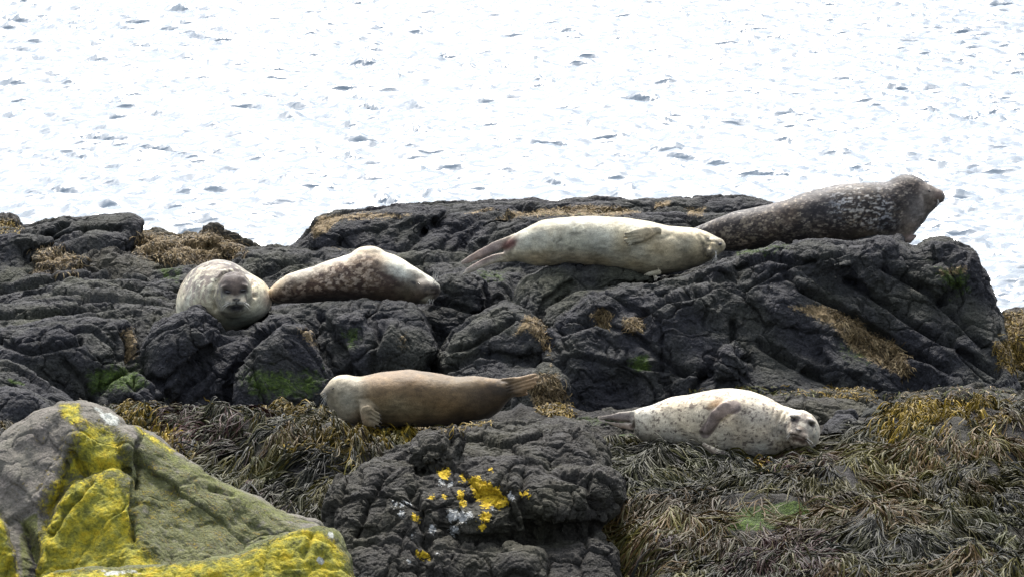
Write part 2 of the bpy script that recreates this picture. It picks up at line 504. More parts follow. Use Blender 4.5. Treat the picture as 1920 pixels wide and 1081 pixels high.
# ------------------------------------------------------------------ rocks
ROCKS = {}
def build_rock(name, label, lumps, mat, step=3.5, dstep=0.018, cracks=(), patches=(), amp=1.0, seed=1, group=None,
               strata=None, fine=1.0, kind=None, smoothk=0.015, ymax=815):
    """lumps: (outline in photo pixels, distance, half thickness, edge radius, lean back, lean sideways)"""
    allp = np.array([p for L in lumps for p in L[0]], float)
    m = 26
    x0, y0 = allp.min(0) - m; x1, y1 = allp.max(0) + m
    y1 = min(y1, ymax)
    X = np.arange(x0, x1, step); Yp = np.arange(y0, y1, step)
    GXp, GYp = np.meshgrid(X, Yp, indexing='ij')
    fields = []
    lo, hi = 1e9, -1e9
    for li, L in enumerate(lumps):
        poly, Y0, T, r, tv, tu = L
        s = FPX / Y0
        wx = GXp + 9 * n2(GXp, GYp, 0.022, 3, seed * 13 + li) + 3.0 * n2(GXp, GYp, 0.09, 2, seed * 5 + li)
        wy = GYp + 7 * n2(GXp, GYp, 0.022, 3, seed * 17 + li + 50) + 2.5 * n2(GXp, GYp, 0.09, 2, seed * 7 + li)
        d = poly_sd(wx, wy, poly) / s
        c = np.mean(poly, 0)
        yc = Y0 + tv * (-(GYp - c[1])) / s + tu * (GXp - c[0]) / s
        yc = yc + 0.10 * T / 0.4 * n2(GXp, GYp, 0.012, 3, seed * 3 + li)
        k = 1 / math.sqrt(1 + tv * tv * 0.8 + tu * tu * 0.8)
        ins = d < r
        lo = min(lo, (yc[ins] - T).min()); hi = max(hi, (yc[ins] + T).max())
        fields.append((d, yc, T, min(r, T * 0.98), k))
    Yd = np.arange(lo - 3 * dstep, hi + 3 * dstep, dstep)
    F = None
    for (d, yc, T, r, k) in fields:
        qx = (d + r)[:, :, None]
        qy = (np.abs(Yd[None, None, :] - yc[:, :, None]) - T) * k + r
        f = (np.minimum(np.maximum(qx, qy), 0) + np.sqrt(np.maximum(qx, 0) ** 2 + np.maximum(qy, 0) ** 2) - r).astype(np.float32)
        if F is None: F = f
        elif smoothk > 0:
            h = np.clip(0.5 + 0.5 * (F - f) / smoothk, 0, 1)
            F = F * (1 - h) + f * h - smoothk * h * (1 - h)
        else: F = np.minimum(F, f)
    P, Q = surface_nets(F)
    V = at(x0 + P[:, 0] * step, y0 + P[:, 1] * step, Yd[0] + P[:, 2] * dstep)
    V = relax(V, Q, 3, 0.5)
    N = vnormals(V, Q)
    cc = V.mean(0)
    if ((V - cc) * N).sum() < 0:
        Q = Q[:, ::-1]; N = -N
    V, Q = subdiv(V, Q)
    V = relax(V, Q, 1, 0.5)
    N = vnormals(V, Q)
    # displacement: broad swells, tilted fracture blocks, pitting
    W = V + 0.05 * np.stack([fbm(V, 3.1, 2, seed + 31), fbm(V, 3.1, 2, seed + 32), fbm(V, 3.1, 2, seed + 33)], -1)
    W = W + 0.012 * np.stack([vnoise(V, 17, seed + 34), vnoise(V, 17, seed + 35), vnoise(V, 17, seed + 36)], -1)
    D = 0.030 * fbm(W, 2.6, 3, seed)
    if strata is not None:      # fracture blocks stretched along the bedding
        ax, ang = strata
        ca, sa = math.cos(ang), math.sin(ang)
        U = np.stack([(W[:, 0] * ca + W[:, 2] * sa) * ax, W[:, 1], (-W[:, 0] * sa + W[:, 2] * ca)], -1)
    else:
        U = W
    t, e = facets(U, 3.0, seed)
    D += 0.040 * t - 0.022 * sstep(0.07, 0.0, e)
    t, e = facets(U, 7.5, seed + 5)
    msk = 0.35 + 0.65 * sstep(-.1, .25, fbm(V, 1.9, 2, seed + 60))
    D += (0.011 * t - 0.006 * sstep(0.12, 0.0, e)) * msk
    t, e = facets(W, 20, seed + 8)
    D += fine * (0.0050 * t - 0.004 * sstep(0.2, 0.0, e))
    D += fine * 0.0060 * fbm(V, 24, 3, seed + 9, 0.6)
    rid = 1 - np.abs(fbm(W, 6, 3, seed + 17)) * 2
    D -= 0.020 * np.clip(rid - 0.80, 0, 1) / 0.20
    V = V + N * (D * amp)[:, None]
    px, py = proj(V)
    facing = sstep(0.15, -0.25, N[:, 1])
    for cr in cracks:
        pts, wpx, dep = cr
        wob = 4 * n2(px, py, 0.05, 2, 77)
        dd = line_d(px + wob, py + wob * 0.6, pts)
        V = V - N * (dep * np.exp(-(dd / wpx) ** 2) * facing)[:, None]
    patch = np.zeros((len(V), 4))
    for (ch, poly, soft, st) in patches:
        if len(poly) == 3 and not hasattr(poly[0], '__len__'):
            d = np.hypot(px - poly[0], py - poly[1]) - poly[2]
        else:
            d = poly_sd(px, py, poly)
        v = np.clip(0.5 - d / soft * 0.5, 0, 1) * st
        patch[:, ch] = np.maximum(patch[:, ch], v * sstep(0.5, 0.1, N[:, 1]))
    o = mesh_np(name, V, Q, mat, attrs={'patch': patch})
    tag(o, label, 'rock', group, kind)
    ROCKS[label] = (o, V, Q)
    recentre(o)
    print('rock', name, len(V))
    return o, V, N

YEL, GRN, TAN, GRY = 0, 1, 2, 3
DEEP = 900
# far back ridge behind the seals
rk_back, V_back, _ = build_rock('rock_ridge', 'long low black rock ridge behind the seals, edged against the water',
    [([(540, 470), (572, 432), (590, 412), (625, 398), (700, 389), (780, 386), (900, 380), (1000, 377), (1150, 376), (1300, 374), (1415, 373),
       (1446, 379), (1432, 400), (1440, 470), (1440, 640), (520, 640), (470, 500), (505, 470)], 27.9, 0.55, 0.07, 0.9, 0),
     ([(590, 425), (640, 402), (740, 394), (835, 396), (800, 430), (765, 480), (620, 500), (585, 460)], 27.4, 0.4, 0.12, 0.8, -0.05),
     ([(765, 480), (800, 432), (850, 402), (940, 396), (985, 402), (930, 415), (880, 450), (865, 520), (760, 520)], 27.3, 0.4, 0.10, 0.9, 0.05),
     ([(865, 500), (885, 440), (930, 412), (1010, 400), (1150, 398), (1320, 402), (1420, 408), (1420, 520), (860, 540)], 27.2, 0.4, 0.10, 0.8, 0.1)],
    BASALT_BLUE, seed=2, amp=0.75, strata=(0.5, 0.2),
    cracks=[([(600, 412), (640, 470)], 5, .02), ([(700, 470), (712, 430), (750, 408)], 5, .025), ([(740, 470), (752, 430), (790, 410)], 5, .025),
            ([(830, 470), (850, 430), (900, 405), (1000, 392)], 7, .035), ([(865, 462), (890, 428), (960, 408)], 6, .03), ([(905, 460), (920, 430), (985, 412)], 5, .025),
            ([(1150, 400), (1160, 380)], 4, .02), ([(1220, 420), (1230, 380)], 4, .03)],
    patches=[(TAN, [(600, 405), (690, 398), (770, 402), (720, 410), (640, 412), (590, 450), (580, 430)], 12, 0.9),
             (TAN, [(930, 408), (960, 396), (1020, 392), (1090, 385), (1160, 388), (1200, 398), (1150, 404), (1020, 404)], 10, 1.0),
             (TAN, [(870, 400), (920, 388), (935, 392), (890, 402)], 8, 0.8), (TAN, [(1225, 380), (1260, 376), (1255, 386), (1230, 390)], 6, 0.9),
             (TAN, [(1280, 385), (1330, 385), (1320, 410), (1285, 410)], 12, 0.65), (GRN, [(1000, 398), (1160, 392), (1160, 404), (1010, 408)], 14, 0.6)])
# shelf between the ridge and the seals
build_rock('rock_shelf', 'dark lumpy rock shelf behind the two seals lying on the left',
    [([(445, 505), (468, 475), (530, 462), (600, 470), (640, 480), (660, 700), (440, 700)], 26.9, 0.45, 0.14, 1.2, 0.1),
     ([(560, 500), (610, 462), (690, 465), (740, 480), (760, 520), (760, 700), (560, 700)], 26.75, 0.4, 0.14, 1.2, 0),
     ([(700, 520), (730, 480), (800, 470), (880, 480), (900, 505), (980, 490), (1000, 520), (1000, 700), (700, 700)], 26.7, 0.45, 0.14, 1.3, 0),
     ([(780, 560), (800, 510), (850, 500), (905, 505), (960, 515), (960, 700), (780, 700)], 26.35, 0.4, 0.12, 1.0, 0.2)],
    BASALT, seed=3, amp=0.9, strata=(0.55, 0.25),
    cracks=[([(480, 520), (540, 490), (600, 480)], 6, .05), ([(700, 500), (800, 485), (900, 480)], 5, .05)],
    patches=[(GRN, [(880, 495), (960, 500), (950, 540), (890, 530)], 20, 0.55), (TAN, [(590, 445), (620, 455), (640, 468), (600, 460)], 8, 0.8)])
# big right-hand rock, under the two upper right seals
rk_big, V_big, _ = build_rock('boulder', 'huge black rock on the right carrying the two upper right seals',
    [([(1015, 700), (1018, 640), (1045, 590), (1100, 548), (1200, 528), (1290, 517), (1350, 493), (1390, 472), (1460, 460), (1560, 453), (1640, 453), (1690, 455),
       (1716, 466), (1728, 458), (1750, 452), (1778, 455), (1790, 463), (1822, 476), (1842, 508), (1856, 548), (1880, 600), (1888, 660), (1900, 720), (1900, DEEP), (1030, DEEP)], 25.0, 0.75, 0.10, 0.7, 0.0),
     ([(1030, 690), (1035, 625), (1075, 580), (1150, 560), (1260, 560), (1340, 600), (1360, 680), (1340, DEEP), (1050, DEEP)], 24.45, 0.55, 0.22, 0.45, -0.15),
     ([(1200, 570), (1290, 530), (1400, 515), (1480, 530), (1540, 590), (1560, 680), (1530, DEEP), (1280, DEEP), (1210, 640)], 24.5, 0.55, 0.15, 0.6, 0.1),
     ([(1470, 520), (1540, 516), (1620, 560), (1720, 630), (1800, 690), (1840, 740), (1840, DEEP), (1560, DEEP), (1560, 700), (1500, 600)], 24.45, 0.5, 0.09, 0.85, 0.25),
     ([(1580, 520), (1660, 505), (1740, 520), (1800, 570), (1870, 690), (1890, 740), (1880, DEEP), (1780, DEEP), (1740, 640), (1660, 570)], 24.65, 0.5, 0.09, 0.9, 0.35),
     ([(1560, 505), (1600, 470), (1700, 468), (1760, 470), (1815, 490), (1850, 560), (1885, 670), (1800, 620), (1720, 540), (1640, 510)], 24.9, 0.5, 0.08, 0.8, 0.3),
     ([(1290, 735), (1330, 700), (1390, 668), (1450, 678), (1500, 700), (1560, 722), (1560, DEEP), (1280, DEEP)], 24.0, 0.4, 0.16, 0.9, 0.0),
     ([(1330, 690), (1345, 655), (1380, 640), (1400, 660), (1400, 700), (1340, 720)], 24.0, 0.3, 0.10, 0.6, 0.0)],
    BASALT_BLUE, seed=4, amp=1.0, strata=(0.42, -0.62),
    cracks=[([(1475, 512), (1490, 535), (1560, 565), (1640, 620), (1700, 655), (1780, 690)], 6, .09), ([(1590, 525), (1650, 560), (1720, 610), (1790, 650), (1870, 700)], 6, .09),
            ([(1385, 500), (1440, 480), (1500, 492), (1560, 480), (1620, 458)], 5, .07), ([(1400, 540), (1450, 510), (1490, 495)], 4, .05),
            ([(1375, 600), (1378, 650), (1400, 670)], 6, .08), ([(1200, 590), (1250, 560), (1330, 545)], 6, .05),
            ([(1330, 690), (1300, 730)], 6, .06), ([(1420, 640), (1500, 690), (1560, 715)], 7, .07),
            ([(1050, 620), (1120, 600), (1200, 640), (1280, 700)], 6, .05), ([(1170, 680), (1260, 690), (1330, 700)], 6, .05), ([(1660, 500), (1740, 545), (1800, 600), (1850, 650)], 6, .07)],
    patches=[(TAN, [(1480, 575), (1545, 570), (1600, 590), (1640, 620), (1690, 650), (1708, 690), (1680, 700), (1600, 660), (1560, 610)], 14, 0.95),
             (TAN, [(1105, 590), (1130, 575), (1150, 590), (1135, 612)], 10, 0.95), (TAN, [(1165, 600), (1200, 590), (1205, 610), (1185, 625)], 9, 0.95),
             (GRN, [(1180, 670), (1215, 665), (1225, 690), (1190, 695)], 12, 0.95), (GRN, [(1740, 490), (1820, 500), (1830, 560), (1770, 560)], 26, 0.62),
             (TAN, [(1750, 505), (1815, 495), (1812, 515), (1765, 520)], 12, 0.75), (GRN, [(1560, 620), (1640, 650), (1640, 690), (1570, 680)], 24, 0.5),
             (GRN, [(1360, 465), (1480, 455), (1480, 470), (1380, 482)], 12, 0.7), (TAN, [(1860, 640), (1900, 630), (1900, 700), (1875, 690)], 14, 0.8)])
# rounded buttress left of the big rock
build_rock('boulder', 'smooth rounded upright rock just below the hind flippers of the pale seal on the ridge',
    [([(955, 600), (962, 552), (985, 520), (1020, 504), (1062, 494), (1092, 500), (1085, 530), (1050, 570), (1030, 640), (1030, 800), (950, 800)], 25.2, 0.5, 0.16, 0.8, 0.2),
     ([(1060, 560), (1072, 520), (1110, 502), (1170, 505), (1215, 515), (1230, 530), (1150, 545), (1100, 700), (1050, 700)], 25.3, 0.45, 0.10, 0.8, 0.0),
     ([(1000, 640), (1020, 590), (1070, 560), (1100, 550), (1080, 600), (1060, 800), (1000, 800)], 24.85, 0.35, 0.1, 0.5, 0.2)],
    BASALT, seed=5, amp=0.8, strata=(0.5, 0.8),
    cracks=[([(1010, 600), (1025, 560), (1075, 530)], 5, .05)], patches=[(GRN, [(905, 500), (980, 505), (950, 560), (915, 550)], 20, 0.6)])
# the block with a tan edge, between the two groups
build_rock('boulder', 'dark boulder with tan weed on its right edge, behind the tail of the brown seal',
    [([(822, 660), (850, 625), (900, 590), (950, 566), (985, 574), (1015, 600), (1034, 640), (1040, 700), (1050, 800), (820, 800)], 24.6, 0.45, 0.12, 0.6, 0.1),
     ([(815, 720), (850, 680), (905, 664), (960, 672), (1010, 690), (1052, 708), (1066, 750), (1060, 850), (815, 850)], 24.2, 0.4, 0.14, 0.9, 0.0),
     ([(955, 720), (990, 696), (1030, 692), (1058, 715), (1066, 760), (1050, 820), (960, 820)], 23.7, 0.25, 0.12, 0.5, 0.1)],
    BASALT, seed=6, amp=0.9, strata=(0.6, 0.5),
    cracks=[([(830, 655), (880, 650), (925, 620), (960, 600)], 5, .06), ([(830, 700), (900, 660), (1000, 672)], 6, .05)],
    patches=[(TAN, [(985, 590), (1010, 595), (1035, 640), (1035, 690), (1015, 640), (990, 620), (960, 630)], 11, 0.9),
             (TAN, [(1000, 700), (1045, 700), (1062, 740), (1050, 765), (1000, 760), (985, 730)], 14, 0.85)])
build_rock('boulder', 'blocky dark rock right below the face of the seal with whiskers up',
    [([(785, 600), (798, 545), (825, 520), (870, 516), (908, 528), (918, 560), (908, 600), (880, 640), (880, 800), (790, 800)], 25.55, 0.5, 0.10, 0.7, 0.1),
     ([(700, 590), (760, 572), (830, 570), (850, 600), (850, 800), (700, 800)], 25.2, 0.4, 0.1, 0.8, 0.1)],
    BASALT_BLUE, seed=7, amp=0.9, strata=(0.6, 0.3), cracks=[([(800, 560), (850, 570), (905, 590)], 5, .06)],
    patches=[(TAN, [(895, 525), (915, 530), (912, 548), (900, 545)], 8, 0.4)])
build_rock('boulder', 'flat topped dark block under the mottled seal lying on its side',
    [([(500, 585), (560, 572), (620, 566), (700, 566), (770, 574), (795, 595), (812, 630), (826, 655), (812, 684), (770, 700), (765, DEEP), (560, DEEP), (590, 640)], 24.95, 0.6, 0.08, 0.55, -0.1),
     ([(640, 650), (680, 610), (740, 600), (790, 620), (820, 655), (800, 690), (760, 720), (750, DEEP), (640, DEEP)], 24.45, 0.35, 0.12, 0.5, 0.2),
     ([(590, 640), (620, 585), (690, 580), (700, 640), (690, DEEP), (630, DEEP)], 24.5, 0.4, 0.10, 0.4, -0.2)],
    BASALT_BLUE, seed=8, amp=0.8, strata=(0.7, 0.2),
    cracks=[([(720, 600), (705, 650), (700, 700)], 8, .05), ([(600, 590), (640, 650), (660, 720)], 6, .05)],
    patches=[(GRN, [(640, 615), (680, 610), (675, 650), (645, 660)], 18, 0.7), (TAN, [(738, 625), (765, 620), (770, 655), (750, 660)], 14, 0.55)])
# rock below the seal that faces the camera
build_rock('boulder', 'rounded black rock with a green weed patch, under the seal facing the camera',
    [([(262, 700), (266, 640), (290, 608), (335, 587), (375, 577), (400, 588), (425, 624), (470, 620), (500, 584), (550, 580), (592, 618), (605, 655), (628, 710), (640, DEEP), (285, DEEP)], 24.75, 0.6, 0.12, 0.5, 0.0),
     ([(268, 700), (272, 640), (300, 606), (345, 588), (385, 580), (405, 616), (395, 650), (345, 700), (310, 760), (290, 760)], 24.4, 0.45, 0.16, 0.45, -0.3),
     ([(300, DEEP), (320, 760), (370, 690), (420, 645), (480, 624), (505, 614), (480, 660), (430, 730), (430, DEEP)], 24.4, 0.4, 0.12, 0.5, -0.1),
     ([(420, DEEP), (432, 700), (470, 645), (525, 605), (572, 602), (600, 645), (628, 705), (640, 770), (640, DEEP)], 24.3, 0.4, 0.12, 0.45, 0.25)],
    BASALT_BLUE, seed=9, amp=0.85, strata=(0.8, -0.3),
    cracks=[([(300, 720), (350, 690), (410, 640), (470, 612)], 6, .07), ([(425, 760), (432, 700), (468, 645), (520, 608)], 5, .06),
            ([(330, 760), (350, 720), (380, 700)], 5, .05), ([(590, 620), (610, 670), (632, 712)], 5, .05)],
    patches=[(GRN, [(445, 700), (500, 690), (560, 700), (610, 700), (600, 740), (540, 750), (470, 740)], 34, 0.85),
             (TAN, [(555, 610), (590, 615), (605, 650), (585, 655), (560, 630)], 14, 0.65), (GRN, [(590, 650), (630, 705), (610, 710), (585, 670)], 14, 0.5)])
# left side
build_rock('boulder', 'broad dark rock face at the left edge with green weed in its cleft',
    [([(-60, 700), (-60, 620), (30, 606), (110, 600), (190, 598), (240, 600), (262, 640), (272, 700), (298, 755), (310, DEEP), (-60, DEEP)], 24.8, 0.6, 0.12, 0.6, -0.1),
     ([(-60, 720), (-20, 660), (30, 620), (100, 606), (170, 610), (215, 650), (225, 720), (200, DEEP), (-60, DEEP)], 24.4, 0.45, 0.2, 0.5, -0.2),
     ([(180, 760), (215, 720), (255, 705), (280, 730), (300, 765), (310, DEEP), (160, DEEP)], 24.0, 0.35, 0.14, 0.5, 0.1)],
    BASALT_BLUE, seed=10, amp=1.0, strata=(0.6, 0.1),
    cracks=[([(225, 600), (240, 650), (258, 720)], 9, .09), ([(0, 640), (60, 660), (150, 640)], 6, .05), ([(120, 680), (160, 720), (180, 780)], 6, .05)],
    patches=[(GRN, [(160, 700), (200, 685), (260, 680), (280, 720), (240, 730), (170, 740)], 22, 0.9), (TAN, [(235, 610), (255, 615), (260, 670), (240, 670)], 12, 0.8)])
build_rock('rock_platform', 'low ridged rock platform at the left, behind the seal facing the camera',
    [([(-60, 590), (0, 575), (60, 560), (150, 548), (230, 552), (300, 568), (350, 580), (350, 720), (-60, 720)], 25.5, 0.5, 0.12, 1.4, 0),
     ([(60, 570), (110, 542), (180, 526), (250, 524), (300, 540), (345, 556), (345, 700), (60, 700)], 25.9, 0.4, 0.10, 1.3, 0.1),
     ([(-60, 560), (-10, 530), (60, 515), (140, 510), (230, 515), (270, 525), (270, 700), (-60, 700)], 26.3, 0.4, 0.12, 1.3, 0),
     ([(250, 545), (290, 522), (350, 515), (400, 520), (400, 700), (250, 700)], 26.2, 0.4, 0.1, 1.2, 0),
     ([(-60, 530), (-20, 500), (30, 490), (55, 496), (120, 500), (200, 500), (330, 500), (420, 498), (420, 700), (-60, 700)], 26.8, 0.4, 0.08, 1.4, 0),
     ([(-60, 620), (20, 600), (120, 590), (200, 600), (240, 610), (240, 740), (-60, 740)], 25.15, 0.4, 0.1, 1.0, 0)],
    BASALT, seed=11, amp=1.1, strata=(0.35, 0.15),
    cracks=[([(-10, 545), (80, 530), (170, 520)], 5, .06), ([(60, 585), (160, 580), (260, 560), (340, 550)], 5, .07), ([(120, 510), (200, 520), (260, 540)], 5, .06), ([(0, 590), (90, 590), (180, 600)], 5, .06)],
    patches=[(GRN, [(295, 495), (345, 500), (335, 530), (300, 525)], 14, 0.7)])
build_rock('boulder', 'weed-streaked knobbly rock between the black block and the seal facing the camera',
    [([(50, 520), (62, 470), (95, 454), (130, 462), (160, 484), (160, 640), (50, 640)], 26.9, 0.4, 0.12, 0.9, -0.2),
     ([(120, 520), (150, 475), (210, 462), (240, 480), (300, 500), (300, 640), (120, 640)], 26.8, 0.4, 0.12, 0.9, 0.1),
     ([(225, 500), (250, 462), (290, 448), (330, 452), (360, 470), (380, 500), (380, 640), (230, 640)], 27.1, 0.4, 0.1, 1.0, 0),
     ([(255, 470), (262, 432), (290, 428), (330, 440), (360, 436), (400, 426), (418, 440), (450, 452), (476, 470), (480, 640), (250, 640)], 27.6, 0.4, 0.08, 0.8, 0)],
    BASALT_WARM, seed=12, amp=1.15, cracks=[([(270, 470), (330, 455), (390, 460)], 6, .06)],
    patches=[(TAN, [(60, 470), (90, 456), (160, 480), (130, 510), (65, 505)], 26, 0.72), (TAN, [(260, 430), (330, 440), (400, 427), (470, 465), (430, 480), (380, 500), (300, 490), (255, 475)], 30, 0.85)])
build_rock('boulder', 'flat topped black block against the water at the far left',
    [([(-60, 500), (-60, 432), (30, 424), (70, 416), (120, 408), (190, 405), (245, 405), (264, 416), (258, 452), (245, 475), (240, 640), (-60, 640)], 27.5, 0.5, 0.07, 0.6, 0),
     ([(100, 470), (118, 448), (170, 432), (222, 430), (240, 446), (238, 478), (230, 600), (100, 600)], 27.05, 0.3, 0.08, 0.5, 0.1),
     ([(-60, 540), (-60, 460), (0, 440), (60, 440), (100, 450), (60, 490), (50, 600), (-60, 600)], 27.1, 0.4, 0.1, 0.7, -0.2)],
    BASALT_BLUE, seed=13, amp=0.7, strata=(0.5, 0.1), cracks=[([(50, 480), (90, 440), (125, 418)], 5, .06), ([(110, 450), (160, 432), (225, 428)], 5, .05)])
build_rock('boulder', 'small yellowish weed-topped rock at the very left edge of the shore',
    [([(-60, 460), (-50, 405), (0, 403), (25, 408), (38, 425), (40, 520), (-60, 520)], 27.9, 0.35, 0.08, 0.8, 0)],
    BASALT_WARM, seed=14, amp=0.8, patches=[(TAN, [(-40, 412), (20, 415), (40, 435), (-40, 445)], 14, 0.9)])
build_rock('boulder', 'low grey ledge at the left edge behind the lichen rock',
    [([(-60, 745), (0, 725), (50, 728), (95, 748), (115, 775), (115, DEEP), (-60, DEEP)], 22.9, 0.4, 0.1, 1.0, 0),
     ([(-60, 720), (-20, 690), (15, 686), (60, 704), (110, 735), (150, 770), (150, DEEP), (-60, DEEP)], 23.4, 0.4, 0.1, 1.1, 0)],
    BASALT_BLUE, seed=15, amp=0.8, strata=(0.35, -0.3), patches=[(GRN, [(10, 705), (35, 712), (50, 722), (20, 720)], 8, 0.9)])
build_rock('boulder', 'brown weed-covered rock peeping out at the right edge of the picture',
    [([(1880, 620), (1884, 582), (1900, 576), (1960, 580), (2000, 600), (2000, 800), (1870, 800)], 26.4, 0.45, 0.12, 0.8, 0.1)],
    BASALT_WARM, seed=16, amp=1.0, patches=[(TAN, [(1880, 580), (2000, 585), (2000, 700), (1880, 690)], 20, 0.8)])
# low rocks at the foot of the big one
for i, (lb, poly, Yq, T) in enumerate([
    ('low grey rock strip right behind the spotted seal', [(1400, 790), (1440, 745), (1530, 728), (1620, 738), (1660, 770), (1660, 850), (1400, 850)], 23.05, 0.35),
    ('round black stone beside the face of the spotted seal', [(1536, 830), (1540, 792), (1565, 770), (1598, 772), (1615, 800), (1612, 850), (1540, 860)], 22.35, 0.2),
    ('flat dark rock at the right foot of the big rock', [(1640, 770), (1700, 735), (1790, 728), (1880, 730), (1990, 728), (1990, 840), (1640, 840)], 23.3, 0.35),
    ('small dark stone between the flat rock and the golden weed', [(1600, 810), (1620, 768), (1670, 755), (1725, 765), (1730, 840), (1600, 850)], 22.8, 0.25),
    ('grey ledge under the tail of the spotted seal', [(1050, 800), (1090, 775), (1180, 770), (1260, 780), (1260, 870), (1050, 870)], 22.75, 0.3)]):
    build_rock('boulder', lb, [(poly, Yq, T, 0.09, 1.3, 0)], BASALT_WARM if i % 2 == 0 else BASALT_BLUE, step=3.5, seed=30 + i, amp=0.8,
               patches=[(GRN, [(1050, 775), (1170, 775), (1180, 800), (1060, 800)], 16, 0.6)] if i == 4 else ())
# front rock in the middle with small yellow lichens
yl = []
for (a, b, r_) in [(833, 886, 11), (890, 902, 12), (905, 918, 20), (925, 925, 17), (935, 940, 13), (912, 940, 10), (910, 968, 10), (903, 985, 8), (865, 928, 8), (868, 942, 7),
                   (983, 920, 9), (993, 929, 3), (776, 968, 6), (832, 930, 5), (808, 932, 4), (790, 1037, 9), (920, 880, 3), (868, 895, 6), (946, 940, 8)]:
    yl.append((YEL, (a, b, r_ * 1.0), 11, 1.0))
gl = []
for (a, b, r_) in [(828, 902, 7), (845, 908, 6), (740, 945, 7), (755, 945, 5), (765, 942, 5), (752, 963, 6), (850, 965, 14), (868, 968, 12), (880, 965, 8), (955, 930, 9), (925, 950, 6),
                   (812, 990, 8), (852, 993, 10), (773, 1003, 4), (820, 1038, 4), (768, 1052, 4)]:
    gl.append((GRY, (a, b, r_), 9, 0.85))
build_rock('boulder', 'rugged dark boulder in the middle foreground dotted with bright yellow lichen',
    [([(640, 905), (700, 860), (775, 835), (810, 812), (870, 796), (960, 788), (1050, 782), (1105, 796), (1130, 840), (1140, 900), (1130, 1200), (640, 1200)], 21.5, 0.55, 0.16, 2.0, 0),
     ([(604, 1010), (612, 940), (640, 895), (700, 862), (780, 870), (830, 920), (830, 1000), (800, 1200), (600, 1200)], 20.75, 0.5, 0.2, 0.8, -0.35),
     ([(760, 900), (830, 862), (930, 850), (1020, 865), (1060, 900), (1050, 960), (990, 1010), (870, 1020), (780, 990)], 20.85, 0.5, 0.18, 1.0, 0.0),
     ([(990, 900), (1050, 868), (1120, 870), (1160, 892), (1178, 935), (1162, 962), (1130, 985), (1040, 990), (990, 960)], 20.8, 0.45, 0.16, 0.8, 0.3),
     ([(1000, 1040), (1060, 1010), (1120, 1000), (1150, 1030), (1165, 1090), (1165, 1250), (1000, 1250)], 20.3, 0.35, 0.14, 0.9, 0.2),
     ([(780, 1020), (860, 1005), (960, 1020), (1020, 1040), (1030, 1250), (780, 1250)], 20.2, 0.35, 0.14, 0.8, 0.0),
     ([(610, 1060), (660, 1010), (740, 1000), (800, 1030), (820, 1250), (600, 1250)], 20.2, 0.35, 0.16, 0.8, -0.1),
     ([(760, 850), (800, 806), (860, 800), (880, 830), (850, 870), (790, 880)], 21.0, 0.3, 0.12, 1.2, 0.0)],
    BASALT_WARM, step=3.5, dstep=0.016, seed=17, amp=0.95, ymax=1160,
    cracks=[([(765, 850), (720, 890), (690, 940), (670, 1000)], 5, .05), ([(770, 920), (790, 960), (800, 1040)], 9, .06), ([(985, 880), (980, 940), (1000, 1000)], 8, .06),
            ([(860, 1012), (940, 1020), (1030, 1000), (1120, 990)], 9, .07), ([(1040, 880), (1100, 900), (1120, 960)], 8, .06)],
    patches=yl + gl)

# ------------------------------------------------------------------ lichen rocks, close left
def lichen_material():
    n = NT('lichen_rock')
    s = n.attr('patch')
    r, g, b = n.sep(s.outputs['Color'])[:3]
    w1 = n.noise(22, 6, 0.65); w2 = n.noise(90, 5, 0.7); w0 = n.noise(7, 5, 0.6)
    grey = n.ramp(w2, [(0.3, (0.075, 0.068, 0.058)), (0.5, (0.135, 0.12, 0.105)), (0.7, (0.21, 0.19, 0.165))])
    grey = n.mix(n.ramp(w0, [(0.35, 0.0), (0.65, 0.6)]), grey, (0.10, 0.10, 0.075))
    green = n.ramp(w2, [(0.28, (0.038, 0.042, 0.012)), (0.5, (0.095, 0.105, 0.026)), (0.72, (0.18, 0.19, 0.055))])
    green = n.mix(n.ramp(w1, [(0.42, 0.0), (0.62, 0.75)]), green, (0.085, 0.080, 0.055))
    yel = n.ramp(w1, [(0.30, (0.085, 0.090, 0.018)), (0.44, (0.19, 0.185, 0.025)), (0.56, (0.32, 0.27, 0.018)), (0.70, (0.42, 0.30, 0.015))])
    yel = n.mix(0.8, yel, n.ramp(w2, [(0.3, 0.45), (0.5, 1.0), (0.7, 1.3)]), 'MULTIPLY')
    def m(ch, wv, k, lo, hi):
        t = n.math('ADD', ch, n.math('MULTIPLY', n.math('SUBTRACT', wv, 0.5), k))
        return n.ramp(t, [(lo, 0.0), (hi, 1.0)])
    c = n.mix(m(g, w1, 0.9, 0.42, 0.62), grey, green)
    yy = m(r, n.math('MULTIPLY', n.math('ADD', w1, w2), 0.5), 1.7, 0.34, 0.64)
    c = n.mix(yy, c, yel)
    pale = n.ramp(w2, [(0.35, (0.22, 0.23, 0.20)), (0.65, (0.48, 0.50, 0.46))])
    c = n.mix(m(s.outputs['Alpha'], w1, 1.0, 0.46, 0.56), c, pale)
    c = n.mix(m(b, w1, 1.0, 0.46, 0.60), c, (0.022, 0.020, 0.018))
    nb = n.bump(w0, 0.6, 0.05)
    nb = n.bump(w1, 0.7, 0.022, nb)
    nb = n.bump(n.noise(45, 5, 0.65), 0.8, 0.012, nb)
    nb = n.bump(w2, 0.8, 0.006, nb)
    nb = n.bump(yy, 0.5, 0.005, nb)
    return n.done(base=c, rough=0.88, normal=nb, **{'Specular_IOR_Level': 0.25})
LICHEN = lichen_material()
